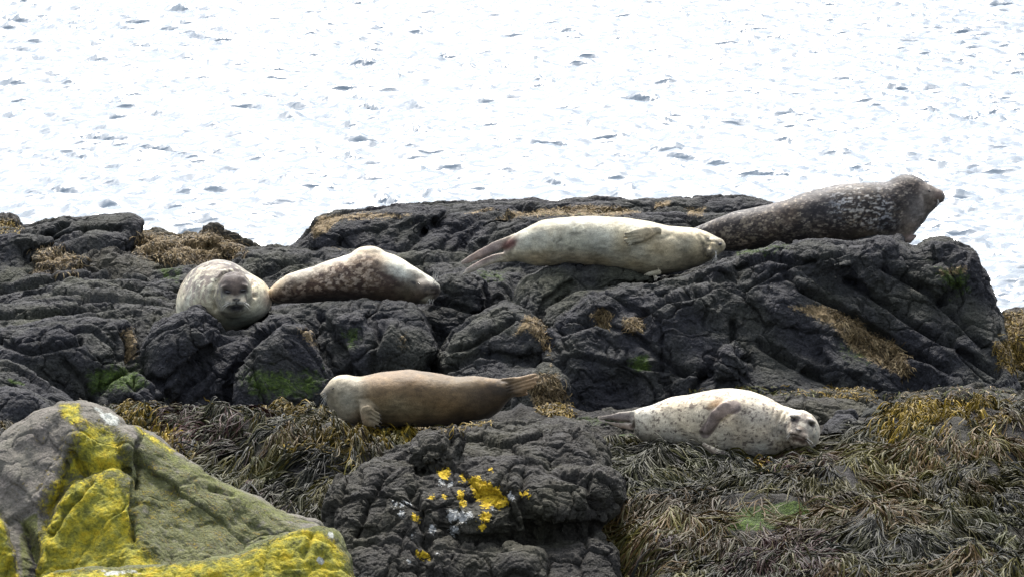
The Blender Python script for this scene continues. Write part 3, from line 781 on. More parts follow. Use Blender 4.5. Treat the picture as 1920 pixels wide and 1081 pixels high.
build_rock('boulder', 'large peaked boulder at the lower left covered in yellow and green lichen',
    [([(-80, 880), (-20, 850), (20, 800), (70, 772), (118, 754), (160, 760), (150, 800), (120, 880), (100, 960), (90, 1200), (-80, 1200)], 15.9, 0.45, 0.07, 0.9, -0.55),
     ([(108, 756), (150, 752), (205, 766), (232, 790), (262, 840), (280, 900), (300, 1000), (310, 1300), (60, 1300), (90, 960), (110, 850)], 15.8, 0.45, 0.10, 0.85, 0.0),
     ([(215, 800), (262, 798), (330, 848), (400, 892), (470, 930), (530, 965), (600, 980), (640, 1020), (640, 1300), (230, 1300), (225, 900)], 15.85, 0.45, 0.08, 1.1, 0.55),
     ([(70, 1050), (100, 960), (140, 900), (210, 880), (250, 900), (262, 960), (290, 1050), (300, 1300), (60, 1300)], 15.45, 0.3, 0.07, 0.6, 0.05),
     ([(-80, 960), (-10, 955), (12, 990), (30, 1040), (42, 1300), (-80, 1300)], 15.3, 0.3, 0.05, 0.5, -0.1)],
    LICHEN, step=4, dstep=0.012, ymax=1200, seed=18, amp=0.30, fine=1.3,
    cracks=[([(135, 850), (170, 900), (120, 960), (95, 1000)], 5, .03), ([(262, 830), (258, 880), (250, 960), (248, 1010)], 6, .035), ([(40, 980), (60, 1040), (62, 1090)], 14, .06),
            ([(395, 915), (440, 925)], 4, .02)],
    patches=[(YEL, [(112, 757), (148, 757), (155, 785), (135, 795), (118, 780)], 12, 1.0),
             (YEL, [(150, 790), (215, 800), (235, 850), (240, 900), (150, 890), (100, 960), (75, 950), (115, 880)], 34, 0.9),
             (YEL, [(60, 770), (330, 800), (620, 985), (640, 1090), (0, 1090)], 160, 0.36),
             (YEL, [(130, 900), (215, 890), (250, 930), (245, 1000), (300, 1060), (290, 1090), (60, 1090), (75, 1010)], 24, 1.0),
             (YEL, [(-80, 960), (0, 960), (25, 1030), (38, 1090), (-80, 1090)], 14, 1.0),
             (YEL, [(250, 795), (270, 805), (330, 845), (320, 850), (262, 812)], 8, 0.95),
             (GRN, [(150, 780), (230, 790), (330, 850), (450, 920), (620, 985), (640, 1090), (40, 1090), (60, 960), (100, 950), (120, 860)], 30, 0.62),
             (GRN, [(250, 800), (320, 845), (440, 905), (560, 965), (620, 985), (500, 975), (400, 920), (280, 850)], 14, 1.0), (GRN, [(30, 970), (70, 960), (80, 1090), (40, 1090)], 12, 1.0),
             (GRN, [(225, 940), (262, 960), (305, 1050), (300, 1080), (250, 1070)], 18, 1.0), (GRN, (500, 1012, 12), 5, 1.0),
             (GRY, [(175, 762), (222, 775), (228, 800), (195, 798)], 12, 0.8), (GRY, [(200, 900), (250, 900), (255, 925), (215, 925)], 20, 0.5),
             (TAN, [(40, 985), (58, 1000), (58, 1090), (45, 1090)], 10, 0.75), (TAN, [(400, 913), (445, 925), (430, 930), (400, 920)], 5, 0.8)])
build_rock('boulder', 'bright yellow lichened rock hump along the bottom left edge',
    [([(60, 1200), (80, 1080), (140, 1068), (260, 1062), (380, 1052), (450, 1040), (500, 1015), (545, 995), (600, 988), (632, 1000), (645, 1040), (662, 1090), (670, 1250), (60, 1250)], 14.3, 0.35, 0.06, 0.9, 0.05)],
    LICHEN, step=4, dstep=0.012, ymax=1200, seed=19, amp=0.30, fine=1.6,
    cracks=[([(585, 1000), (570, 1040)], 7, .02)],
    patches=[(YEL, [(60, 1070), (260, 1062), (450, 1040), (545, 992), (600, 985), (650, 1040), (670, 1100), (60, 1100)], 14, 0.8),
             (GRN, [(40, 1040), (700, 960), (700, 1120), (40, 1120)], 20, 0.9), (GRY, (600, 1050, 10), 12, 0.7), (GRY, (620, 1000, 10), 12, 0.7),
             (TAN, (610, 1045, 8), 9, 0.7), (GRY, [(180, 1066), (250, 1062), (270, 1075), (200, 1082)], 12, 0.7)])
# ------------------------------------------------------------------ seals
def fur_material(name, rough=0.62):
    n = NT(name)
    s = n.attr('fur')
    f1 = n.noise(160, 3, 0.6); f2 = n.noise(45, 4, 0.6)
    c = n.mix(0.8, s.outputs['Color'], n.ramp(f1, [(0.3, 0.62), (0.5, 1.0), (0.72, 1.35)]), 'MULTIPLY')
    c = n.mix(0.5, c, n.ramp(f2, [(0.32, 0.7), (0.5, 1.0), (0.7, 1.2)]), 'MULTIPLY')
    nb = n.bump(f2, 0.35, 0.008)
    nb = n.bump(f1, 0.35, 0.003, nb)
    m = n.done(base=c, rough=rough, normal=nb, **{'Specular_IOR_Level': 0.2})
    try:
        n.p.inputs['Sheen Weight'].default_value = 0.05
        n.p.inputs['Sheen Roughness'].default_value = 0.4
    except Exception: pass
    return m
FUR = fur_material('seal_fur')
n = NT('wet_eye'); EYE = n.done(base=(0.006, 0.005, 0.005), rough=0.12)
n = NT('nose_skin'); NOSE = n.done(base=(0.02, 0.018, 0.018), rough=0.4, normal=n.bump(n.noise(200), 0.4, 0.002))
n = NT('whisker_hair'); n_f = n.noise(60); WHISK = n.done(base=n.ramp(n_f, [(0.3, (0.5, 0.48, 0.42)), (0.7, (0.75, 0.73, 0.66))]), rough=0.4)
n = NT('claw_horn'); n_f = n.noise(90); CLAW = n.done(base=n.ramp(n_f, [(0.3, (0.03, 0.025, 0.02)), (0.7, (0.09, 0.075, 0.06))]), rough=0.35)

class Sculpt:
    def __init__(s, Y0, box, wr, step=1.7, dw=0.006):
        s.Y0 = Y0; s.S = FPX / Y0 * 0.985
        s.x0, s.y0 = box[0], box[1]; s.w0 = wr[0]; s.step = step; s.dw = dw
        s.X = np.arange(box[0], box[2], step, dtype=np.float32)[:, None, None]
        s.Yp = np.arange(box[1], box[3], step, dtype=np.float32)[None, :, None]
        s.W = np.arange(wr[0], wr[1], dw, dtype=np.float32)[None, None, :]
        s.F = np.full((s.X.shape[0], s.Yp.shape[1], s.W.shape[2]), 9.0, np.float32)
    def smin(s, f, k):
        if k <= 0: s.F = np.minimum(s.F, f); return
        h = np.clip(0.5 + 0.5 * (s.F - f) / k, 0, 1)
        s.F = (s.F * (1 - h) + f * h - k * h * (1 - h)).astype(np.float32)
    def cut(s, f, k=0.006):
        f = -f
        h = np.clip(0.5 - 0.5 * (s.F - f) / k, 0, 1)
        s.F = (s.F * (1 - h) + f * h + k * h * (1 - h)).astype(np.float32)
    def body(s, top, bot, wc, hw, k=0, smooth=7, pw=2.0):
        """outline of the back and the belly, centre depth and half depth along x"""
        x = s.X[:, 0, 0]
        xa = min(top[0][0], bot[0][0]); xb = max(top[-1][0], bot[-1][0])
        xx = np.arange(x[0] - 40, x[-1] + 40, 1.0)
        def cur(pts, sm):
            a = np.array(pts, float)
            y = np.interp(xx, a[:, 0], a[:, 1])
            g = np.exp(-0.5 * (np.arange(-30, 31) / sm) ** 2); g /= g.sum()
            return np.convolve(np.pad(y, 30, 'edge'), g, 'valid')
        t = cur(top, smooth); b = cur(bot, smooth)
        h = (b - t) / 2 / s.S; c = (b + t) / 2
        # round the two ends
        e = np.minimum(np.clip((xx - xa), 0, None), np.clip((xb - xx), 0, None)) / s.S
        h = np.where((xx < xa) | (xx > xb), 0.0, h)
        h = np.minimum(h, np.sqrt(np.clip(e, 0, None)) * 0.6)
        hwv = cur(hw, 12); hwv = np.minimum(hwv, h * 1.6 + 0.002)
        wcv = cur(wc, 12)
        I = lambda a: np.interp(x, xx, a).astype(np.float32)[:, None, None]
        h_, c_, hw_, wc_ = I(h), I(c), I(hwv), I(wcv)
        h_ = np.maximum(h_, 1e-3); hw_ = np.maximum(hw_, 1e-3)
        dy = np.abs((s.Yp - c_) / s.S / h_); dz = np.abs((s.W - wc_) / hw_)
        f = ((dy ** pw + dz ** pw) ** (1 / pw) - 1) * np.minimum(h_, hw_)
        s.smin(f.astype(np.float32), k)
    def _loc(s, c, rot):
        dx = (s.X - c[0]) / s.S; dy = (s.Yp - c[1]) / s.S
        a = R(rot); ca, sa = math.cos(a), math.sin(a)
        return dx * ca + dy * sa, -dx * sa + dy * ca, s.W - c[2]
    def ell_f(s, c, r, rot=0):
        x, y, z = s._loc(c, rot)
        rx, ry, rw = r[0] / s.S, r[1] / s.S, r[2]
        q = np.sqrt((x / rx) ** 2 + (y / ry) ** 2 + (z / rw) ** 2)
        q2 = np.sqrt((x / rx ** 2) ** 2 + (y / ry ** 2) ** 2 + (z / rw ** 2) ** 2) + 1e-6
        return (q * (q - 1) / q2).astype(np.float32)
    def ell(s, c, r, rot=0, k=0.02): s.smin(s.ell_f(c, r, rot), k)
    def caps_f(s, pts, flat=1.0):
        best = None
        for a, b in zip(pts[:-1], pts[1:]):
            A = np.array([a[0] / s.S, a[1] / s.S, a[2]]); B = np.array([b[0] / s.S, b[1] / s.S, b[2]])
            ra, rb = a[3] / s.S, b[3] / s.S
            d = B - A
            px = s.X / s.S - A[0]; py = s.Yp / s.S - A[1]; pz = s.W - A[2]
            L = (d ** 2).sum() + 1e-9
            t = np.clip((px * d[0] + py * d[1] + pz * d[2]) / L, 0, 1)
            q = np.sqrt((px - t * d[0]) ** 2 + (py - t * d[1]) ** 2 + ((pz - t * d[2]) / flat) ** 2) - (ra + t * (rb - ra))
            best = q if best is None else np.minimum(best, q)
        return (best * min(1.0, flat + 0.3)).astype(np.float32)
    def caps(s, pts, flat=1.0, k=0.012): s.smin(s.caps_f(pts, flat), k)
    def finish(s, name, label, paint, grooves=(), seed=1, lumps=0.004, gam=1.35):
        P, Q = surface_nets(s.F)
        px = s.x0 + P[:, 0] * s.step; py = s.y0 + P[:, 1] * s.step; w_ = s.w0 + P[:, 2] * s.dw
        V = at(px, py, s.Y0 + w_)
        V = relax(V, Q, 3, 0.5)
        N = vnormals(V, Q)
        if ((V - V.mean(0)) * N).sum() < 0: Q = Q[:, ::-1]; N = -N
        V = V + N * (lumps * fbm(V, 9, 2, seed) + 0.0012 * fbm(V, 40, 2, seed + 1))[:, None]
        px, py = proj(V)
        fc = sstep(0.25, -0.2, N[:, 1])
        crease = np.zeros(len(V))
        for (pts, wd, dep) in grooves:
            dd = line_d(px, py, pts)
            g = np.exp(-(dd / wd) ** 2) * fc
            V = V - N * (dep * g)[:, None]
            crease = np.maximum(crease, g)
        col = paint(px, py, V[:, 1] - s.Y0, V, N)
        dirt = fbm(V, 11, 3, seed + 70); wet = fbm(V * np.array([1, 1, 2.5]), 26, 3, seed + 71)
        col = col * (1 + 0.28 * dirt + 0.35 * wet)[:, None].clip(.4, 1.5) * (1 + np.array([0.10, 0, -0.15])[None] * fbm(V, 5, 2, seed + 72)[:, None])
        col = np.clip(0.66 * (col ** gam) * np.array([1.02, 1.0, 0.94]) * (0.5 ** (1 - gam)), 0.004, 0.9)
        o = mesh_np(name, V, Q, FUR, attrs={'fur': col})
        tag(o, label, 'seal')
        s.off = recentre(o)
        s.obj = o; s.V = V; s.N = N; s.px = px; s.py = py
        s.obj.location = s.off.tolist()
        print('seal', len(V))
        return o
    def surf(s, px, py, out=0.0):
        """point on the camera-facing skin at a pixel"""
        m = s.N[:, 1] < 0.2
        d = (s.px - px) ** 2 + (s.py - py) ** 2 + np.where(m, 0, 1e9)
        i = np.argsort(d)[:6]
        i = i[np.argmin(s.V[i, 1])]
        return s.V[i] + s.N[i] * out, s.N[i]
    def child(s, o):
        o.parent = s.obj
        me = o.data
        a = np.empty(len(me.vertices) * 3, np.float32); me.vertices.foreach_get('co', a)
        me.vertices.foreach_set('co', (a.reshape(-1, 3) - s.off).astype(np.float32).ravel())
        return o
    def eye(s, px, py, rx, ry, rot=0, name='eye', mat=None, depth=0.35):
        c, nn = s.surf(px, py)
        sp = tube_mesh = None
        u = np.linspace(0, 2 * math.pi, 15)[:-1]; v = np.linspace(0, math.pi, 9)
        U, Vv = np.meshgrid(u, v, indexing='ij')
        x = np.sin(Vv) * np.cos(U) * rx / s.S; z = np.sin(Vv) * np.sin(U) * ry / s.S; y = -np.cos(Vv) * min(rx, ry) / s.S * 0.9
        a = R(rot); X2 = x * math.cos(a) + z * math.sin(a); Z2 = -x * math.sin(a) + z * math.cos(a)
        # turn the disc to the skin
        nrm = Vector(nn.tolist()); q = Vector((0, -1, 0)).rotation_difference(nrm).to_matrix()
        pts = np.stack([X2, y, Z2], -1).reshape(-1, 3) @ np.array(q).T + c - nn * depth * min(rx, ry) / s.S
        nu, nv = U.shape
        I = np.arange(nu * nv).reshape(nu, nv)
        Q = np.stack([I, np.roll(I, -1, 0)], -1)
        Q = np.stack([I[:, :-1], np.roll(I, -1, 0)[:, :-1], np.roll(I, -1, 0)[:, 1:], I[:, 1:]], -1).reshape(-1, 4)
        return s.child(mesh_np(name, pts, Q, mat or EYE))
    def whiskers(s, roots, name='whiskers', r=0.0011):
        """roots: (px,py, dx,dy, length m, droop)"""
        VV, QQ = [], []
        for (px, py, dx, dy, L, dr) in roots:
            c, nn = s.surf(px, py, -0.002)
            d = np.array([dx, -0.35, -dy], float); d /= np.linalg.norm(d)
            pts = [c + d * L * t + np.array([0, 0, -dr * L * t * t]) for t in np.linspace(0, 1, 6)]
            base = sum(len(v) for v in VV)
            ring = []
            for i, p in enumerate(pts):
                rr = r * (1 - i / 6.5)
                e1 = np.cross(d, [0, 0, 1.0]); e1 /= np.linalg.norm(e1) + 1e-9; e2 = np.cross(d, e1)
                ring.append(np.array([p + rr * (math.cos(a) * e1 + math.sin(a) * e2) for a in (0, 2.09, 4.19)]))
            VV.append(np.concatenate(ring))
            for i in range(5):
                for j in range(3):
                    QQ.append([base + i * 3 + j, base + i * 3 + (j + 1) % 3, base + i * 3 + 3 + (j + 1) % 3, base + i * 3 + 3 + j])
        return s.child(mesh_np(name, np.concatenate(VV), np.array(QQ), WHISK))
    def claws(s, pts, L=0.014, r=0.0028):
        """each claw its own little horn cone: (px,py,dx,dy)"""
        for (px, py, dx, dy) in pts:
            c, nn = s.surf(px, py, -0.001)
            d = np.array([dx, -0.25, -dy], float); d /= np.linalg.norm(d)
            e1 = np.cross(d, [0, 0, 1.0]); e1 /= np.linalg.norm(e1) + 1e-9; e2 = np.cross(d, e1)
            V_, Q_ = [], []
            for i, (t, rr) in enumerate(((0, 1), (0.5, 0.8), (1, 0.15))):
                for a in np.arange(6) * math.pi / 3:
                    V_.append(c + d * L * t - np.array([0, 0, 0.3 * L * t * t]) + r * rr * (math.cos(a) * e1 + math.sin(a) * e2))
            for i in range(2):
                for j in range(6):
                    Q_.append([i * 6 + j, i * 6 + (j + 1) % 6, i * 6 + 6 + (j + 1) % 6, i * 6 + 6 + j])
            s.child(mesh_np('claw', np.array(V_), np.array(Q_), CLAW))

def C(*a): return np.array(a, float)
def mixc(c, t, d): return c * (1 - t[:, None]) + np.asarray(d)[None] * t[:, None]
def blob(px, py, x, y, rx, ry, rot=0, soft=0.6):
    a = R(rot); dx, dy = px - x, py - y
    u = (dx * math.cos(a) + dy * math.sin(a)) / rx; v = (-dx * math.sin(a) + dy * math.cos(a)) / ry
    return sstep(1 + soft, 1 - soft, np.sqrt(u * u + v * v))
def spots(V, scale, seed, thr=0.2, soft=0.12, stretch=1.0):
    P = V * np.array([1, 1, stretch])
    return sstep(thr, thr + soft, 1.25 * fbm(P, scale, 3, seed, 0.6))

# --- seal 3: pale grey-cream one lying on its side on the ridge
s = Sculpt(25.25, (850, 392, 1375, 530), (-0.32, 0.32))
s.body([(944, 462), (951, 447), (963, 440), (991, 425), (1015, 413), (1049, 408), (1110, 405), (1171, 408), (1217, 415), (1256, 424), (1300, 427), (1322, 433), (1340, 442), (1352, 448), (1360, 458)],
       [(944, 470), (951, 486), (979, 491), (1003, 498), (1034, 499), (1073, 494), (1101, 499), (1140, 503), (1171, 509), (1211, 517), (1247, 514), (1284, 508), (1314, 497), (1339, 484), (1352, 474), (1360, 462)],
       [(944, 0), (1360, 0)], [(944, 0.06), (1000, .16), (1080, .21), (1200, .235), (1280, .19), (1320, .13), (1360, .07)], smooth=4, pw=2.15)
s.caps([(966, 450, -0.02, 12), (930, 462, -0.03, 10), (898, 478, -0.03, 8), (868, 492, -0.03, 4)], 0.55, 0.012)
s.caps([(960, 480, 0.02, 11), (925, 485, 0.0, 8), (900, 496, -0.02, 7), (876, 508, -0.04, 5)], 0.5, 0.012)
s.caps([(930, 486, 0.0, 6), (895, 500, -0.03, 4), (868, 514, -0.05, 2.5)], 0.6, 0.006)
s.ell((1345, 460, -0.10), (16, 14, 0.07), 20, 0.02)
s.ell((1336, 472, -0.13), (13, 11, 0.05), -20, 0.015)
# fore flipper on the belly
s.caps([(1232, 434, -0.19, 9), (1212, 438, -0.235, 13), (1192, 442, -0.245, 12)], 0.45, 0.01)
tips = [(1172, 438), (1170, 444), (1171, 450), (1174, 455), (1180, 459)]
for i, (tx, ty) in enumerate(tips):
    s.caps([(1205, 434 + i * 4.2, -0.248, 3.6), (tx, ty, -0.25, 2.4)], 0.8, 0.004)
s.caps([(1235, 510, -0.16, 6), (1216, 514, -0.2, 5), (1208, 515, -0.21, 2.5)], 0.5, 0.006)
def paint(px, py, w_, V, N):
    n1 = fbm(V, 7, 4, 3); n2_ = fbm(V, 28, 3, 4); n3 = fbm(V, 70, 2, 8)
    c = np.tile(C(.50, .48, .40), (len(px), 1))
    c = mixc(c, 0.55 * sstep(-.2, .5, n1), C(.40, .37, .28))
    c = mixc(c, 0.35 * sstep(0.05, .4, n2_), C(.33, .30, .23))
    c = mixc(c, 0.35 * sstep(0.3, .6, -n2_), C(.62, .60, .52))
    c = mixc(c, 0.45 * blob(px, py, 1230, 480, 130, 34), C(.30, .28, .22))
    c = mixc(c, 0.45 * blob(px, py, 1040, 485, 90, 16), C(.40, .32, .21))
    c = mixc(c, 0.5 * blob(px, py, 1302, 475, 30, 24) * sstep(-.3, .3, n2_), C(.24, .23, .19))
    c = mixc(c, 0.7 * blob(px, py, 1335, 462, 18, 17) * sstep(-.4, .2, n2_), C(.10, .105, .12))
    c = mixc(c, 0.6 * blob(px, py, 1326, 470, 12, 22, -20) * sstep(-.1, .2, n3), C(.10, .10, .10))
    c = mixc(c, 0.35 * blob(px, py, 1350, 452, 10, 12), C(.30, .29, .26))
    c = mixc(c, 0.75 * blob(px, py, 905, 478, 60, 18, -28), C(.33, .26, .26))
    c = mixc(c, 0.85 * blob(px, py, 955, 458, 15, 9, -35), C(.10, .035, .035))
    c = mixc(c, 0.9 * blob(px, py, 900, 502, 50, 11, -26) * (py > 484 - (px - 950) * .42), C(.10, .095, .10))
    c = mixc(c, 0.5 * blob(px, py, 1070, 467, 6, 4) + .5 * blob(px, py, 1048, 452, 8, 2, -40) + .4 * blob(px, py, 1078, 438, 14, 3), C(.14, .13, .11))
    c = mixc(c, 0.6 * blob(px, py, 1210, 437, 30, 13, -15) * sstep(0, 22, px - 1176), C(.34, .29, .21))
    return c
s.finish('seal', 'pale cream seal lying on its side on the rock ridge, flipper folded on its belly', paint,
         [([(1188, 459), (1212, 456), (1234, 440)], 3, .012), ([(1175, 441), (1200, 438)], 1.3, .004), ([(1173, 447), (1198, 443)], 1.3, .004), ([(1175, 452), (1200, 447)], 1.3, .004),
          ([(1300, 432), (1318, 458), (1322, 480)], 3, .007), ([(1240, 450), (1262, 440), (1275, 452)], 4, .005), ([(1316, 440), (1330, 455), (1332, 480)], 2.5, .005),
          ([(944, 470), (965, 455), (958, 480)], 4, .008), ([(1328, 452), (1345, 455), (1352, 466)], 2, .006), ([(890, 488), (925, 474)], 2, .004)], 3)
s.eye(1328, 446, 2.6, 1.6, 25); s.eye(1352, 457, 4.0, 3.2, 0, 'nose', NOSE, 0.6)
s.whiskers([(1342 + i * 1.2, 468 + i % 3 * 2, 0.25 - 0.18 * i, 1.0, 0.085 + .01 * (i % 3), 0.1) for i in range(7)])
s.claws([(1173, 438, -1, .2), (1171, 444, -1, .3), (1172, 450, -1, .4), (1175, 455, -1, .5), (1181, 459, -1, .7)])
SEAL3 = s

# --- seal 6: dark mottled one with its head up
s = Sculpt(25.7, (1262, 315, 1790, 482), (-0.30, 0.34))
s.body([(1278, 442), (1300, 428), (1332, 414), (1374, 398), (1445, 382), (1481, 371), (1526, 357), (1575, 345), (1624, 343), (1662, 342), (1679, 335), (1698, 333), (1720, 340), (1735, 352)],
       [(1278, 456), (1300, 466), (1365, 472), (1397, 470), (1446, 464), (1494, 462), (1543, 458), (1624, 458), (1688, 456), (1701, 448), (1718, 426), (1728, 412), (1735, 404)],
       [(1278, .12), (1400, .08), (1600, 0), (1735, 0)], [(1278, .05), (1360, .14), (1450, .2), (1600, .24), (1680, .19), (1735, .12)], smooth=6, pw=2.1)
s.ell((1706, 357, 0.0), (37, 29, 0.125), 12, 0.03)
s.ell((1735, 366, -0.01), (30, 22, 0.10), 28, 0.02)
s.ell((1757, 368, -0.02), (15.5, 14, 0.062), 10, 0.015)
s.ell((1745, 384, -0.02), (12, 10, 0.05), -30, 0.015)
s.caps([(1738, 378, -0.015, 16), (1716, 402, -0.01, 22), (1690, 430, 0, 24)], 1.3, 0.03)
s.caps([(1690, 446, -0.05, 12), (1704, 450, -0.06, 7), (1715, 443, -0.07, 4)], 0.6, 0.01)
def paint(px, py, w_, V, N):
    n1 = fbm(V, 8, 3, 13)
    c = np.tile(C(.085, .075, .072), (len(px), 1))
    c = mixc(c, 0.7 * sstep(-.2, .4, n1), C(.12, .098, .085))
    c = mixc(c, 0.5 * blob(px, py, 1600, 385, 90, 45), C(.045, .047, .055))
    sp = spots(V, 30, 14, .12, .16, 1.7); sp2 = spots(V, 48, 15, .22, .14, 1.7)
    c = mixc(c, 0.28 * sp, C(.25, .22, .19))
    c = mixc(c, 0.40 * sp2, C(.36, .33, .29))
    c = mixc(c, 0.7 * spots(V, 50, 19, .36, .1, 1.8), C(.48, .44, .38))
    c = mixc(c, 0.6 * spots(V, 22, 20, .12, .2), C(.045, .04, .042))
    c = mixc(c, 0.8 * spots(V, 40, 16, .16, .14, 2.2) * blob(px, py, 1620, 385, 58, 38, 20), C(.62, .63, .63))
    c = mixc(c, 0.6 * spots(V, 30, 18, .25, .12, 1.5) * blob(px, py, 1420, 435, 100, 30), C(.42, .38, .31))
    bel = sstep(430, 452, py + 6 * n1 * 3) * sstep(1530, 1620, px)
    c = mixc(c, 0.6 * bel, C(.26, .225, .17))
    th = poly_sd(px + 5 * n1, py, [(1735, 348), (1757, 356), (1768, 372), (1750, 392), (1722, 420), (1700, 455), (1672, 455), (1690, 420), (1700, 390), (1716, 370)])
    c = mixc(c, 0.7 * sstep(14, -12, th + 8 * fbm(V, 26, 2, 21)), C(.36, .325, .29))
    c = mixc(c, 0.35 * sp2 * sstep(14, -12, th), C(.46, .43, .39))
    c = mixc(c, 0.8 * blob(px, py, 1762, 366, 11, 11), C(.26, .22, .205))
    c = mixc(c, 0.7 * blob(px, py, 1759, 382, 9, 4, -40), C(.07, .055, .055))
    c = mixc(c, 0.9 * blob(px, py, 1708, 446, 14, 7), C(.48, .40, .36))
    c = mixc(c, 0.55 * sp2 * blob(px, py, 1700, 345, 30, 14), C(.30, .26, .24))
    return c * C(.78, .80, .86)
s.finish('seal', 'dark mottled seal with its head raised, on top of the big rock', paint,
         [([(1752, 378), (1762, 380), (1768, 375)], 2, .006), ([(1738, 372), (1732, 395), (1716, 415)], 4, .004), ([(1692, 420), (1684, 450)], 5, .006), ([(1660, 345), (1672, 380), (1690, 410)], 7, .005)], 6)
s.eye(1743, 358, 2.8, 2.2, 30); s.eye(1768, 365, 4.0, 4.0, 0, 'nose', NOSE, 0.75)
s.whiskers([(1758 + i, 374 + (i % 3) * 2, 0.5 - .25 * i, 1, 0.05, 0.0) for i in range(5)], r=0.0009)
SEAL6 = s

# --- seal 2: mottled brown, lying on its side, face in profile to the right
s = Sculpt(24.95, (495, 455, 842, 585), (-0.32, 0.32))
s.body([(502, 548), (510, 535), (520, 527), (539, 513), (583, 501), (630, 484), (660, 474), (678, 466), (699, 464), (715, 470), (746, 480), (778, 500), (800, 515), (815, 524), (826, 536)],
       [(502, 556), (510, 568), (551, 568), (583, 568), (614, 564), (677, 565), (724, 570), (756, 573), (785, 570), (805, 562), (818, 554), (826, 545)],
       [(502, .05), (826, 0)], [(502, .07), (560, .17), (660, .23), (740, .2), (790, .12), (826, .06)], smooth=5, pw=2.15)
s.ell((795, 545, -0.06), (27, 23, 0.12), 22, 0.02)
s.ell((812, 543, -0.09), (13.5, 15.5, 0.07), 10, 0.008)
s.ell((690, 474, 0.02), (26, 11, 0.12), -5, 0.03)
def paint(px, py, w_, V, N):
    n1 = fbm(V, 8, 3, 23); nf = fbm(V, 34, 3, 24)
    c = np.tile(C(.23, .185, .15), (len(px), 1))
    c = mixc(c, 0.8 * spots(V, 32, 25, -.1, .16, 1.4), C(.11, .08, .07))
    c = mixc(c, 0.75 * spots(V, 38, 26, .08, .14, 1.6) * sstep(740, 680, px), C(.52, .46, .40))
    n1 = n1 * 1.0
    top = np.interp(px, [502, 539, 583, 630, 680, 715, 746, 800, 826], [545, 513, 500, 484, 465, 470, 480, 516, 535])
    d = py - top
    c = mixc(c, 0.85 * sstep(26, 2, d + 8 * nf + 10 * n1), C(.50, .46, .39))
    c = mixc(c, 0.9 * sstep(700, 745, px + 20 * n1) * sstep(48, 24, d + 10 * nf), C(.55, .53, .45))
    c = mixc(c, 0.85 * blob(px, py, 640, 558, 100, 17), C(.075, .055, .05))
    c = mixc(c, 0.7 * blob(px, py, 745, 556, 50, 20), C(.13, .10, .075))
    c = mixc(c, 0.55 * blob(px, py, 780, 548, 30, 22), C(.24, .21, .15))
    c = mixc(c, 0.8 * sstep(2, 13, d + 5 * nf) * sstep(755, 790, px), C(.14, .11, .085))
    c = mixc(c, 0.9 * blob(px, py, 811, 544, 16, 17) * sstep(-.7, 0, nf), C(.055, .044, .04))
    c = mixc(c, 0.7 * blob(px, py, 798, 563, 12, 5, -30), C(.45, .43, .36))
    c = mixc(c, .8 * blob(px, py, 776, 530, 6, 3, 20), C(.05, .045, .045))
    return c
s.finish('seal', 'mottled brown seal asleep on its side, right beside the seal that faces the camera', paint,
         [([(808, 545), (820, 546)], 1.6, .006), ([(792, 560), (806, 553), (822, 551)], 2, .006), ([(757, 485), (764, 520), (760, 550)], 6, .004), ([(715, 566), (735, 552), (755, 560)], 5, .006)], 23, gam=1.4)
s.eye(785, 531, 3, 1.3, 25); s.eye(822, 536, 3.5, 4, 0, 'nose', NOSE, 0.7)
s.whiskers([(812 + i % 3 * 3, 526 + i, 0.35 + .12 * (i % 4) - .3, -1.0, 0.06 + .012 * (i % 3), -0.1) for i in range(7)], r=0.0016)
s.whiskers([(806 + i % 3 * 4, 560, -0.7 + .25 * i, 1.0, 0.035, 0.1) for i in range(5)], r=0.0014)
SEAL2 = s

# --- seal 1: facing the camera
s = Sculpt(24.95, (322, 470, 530, 622), (-0.50, 0.85))
s.ell((410, 562, 0.22), (74, 75, 0.52), 0, 0)
s.ell((464, 560, 0.15), (46, 44, 0.35), 38, 0.05)
s.ell((372, 574, 0.2), (40, 50, 0.4), 12, 0.05)
s.ell((449, 563, -0.06), (51, 46, 0.26), 25, 0.05)
s.caps([(490, 566, -0.02, 14), (506, 560, 0.03, 7)], 0.6, 0.015)
s.ell((438, 553, -0.26), (37, 43, 0.15), -4, 0.012)
s.ell((440, 543, -0.30), (30, 33, 0.125), -4, 0.02)
s.ell((443, 566, -0.375), (19, 14, 0.065), 0, 0.02)
s.ell((434, 569, -0.405), (10.5, 8.5, 0.04), 0, 0.01)
s.ell((453, 568, -0.405), (10.5, 8.5, 0.04), 0, 0.01)
s.ell((443, 560, -0.405), (7, 6, 0.035), 0, 0.008)
s.ell((443, 580, -0.38), (10, 6, 0.04), 0, 0.01)
s.ell((424, 538, -0.385), (9, 4.5, 0.03), -10, 0.012)
s.ell((456, 536, -0.385), (9, 4.5, 0.03), 10, 0.012)
s.cut(s.ell_f((425, 546, -0.44), (6, 4.2, 0.035), 8), 0.008)
s.cut(s.ell_f((456, 545, -0.44), (6, 4.2, 0.035), -8), 0.008)
s.cut(s.ell_f((438.6, 562, -0.455), (2.6, 1.7, 0.02), 35), 0.003)
s.cut(s.ell_f((447.4, 562, -0.455), (2.6, 1.7, 0.02), -35), 0.003)
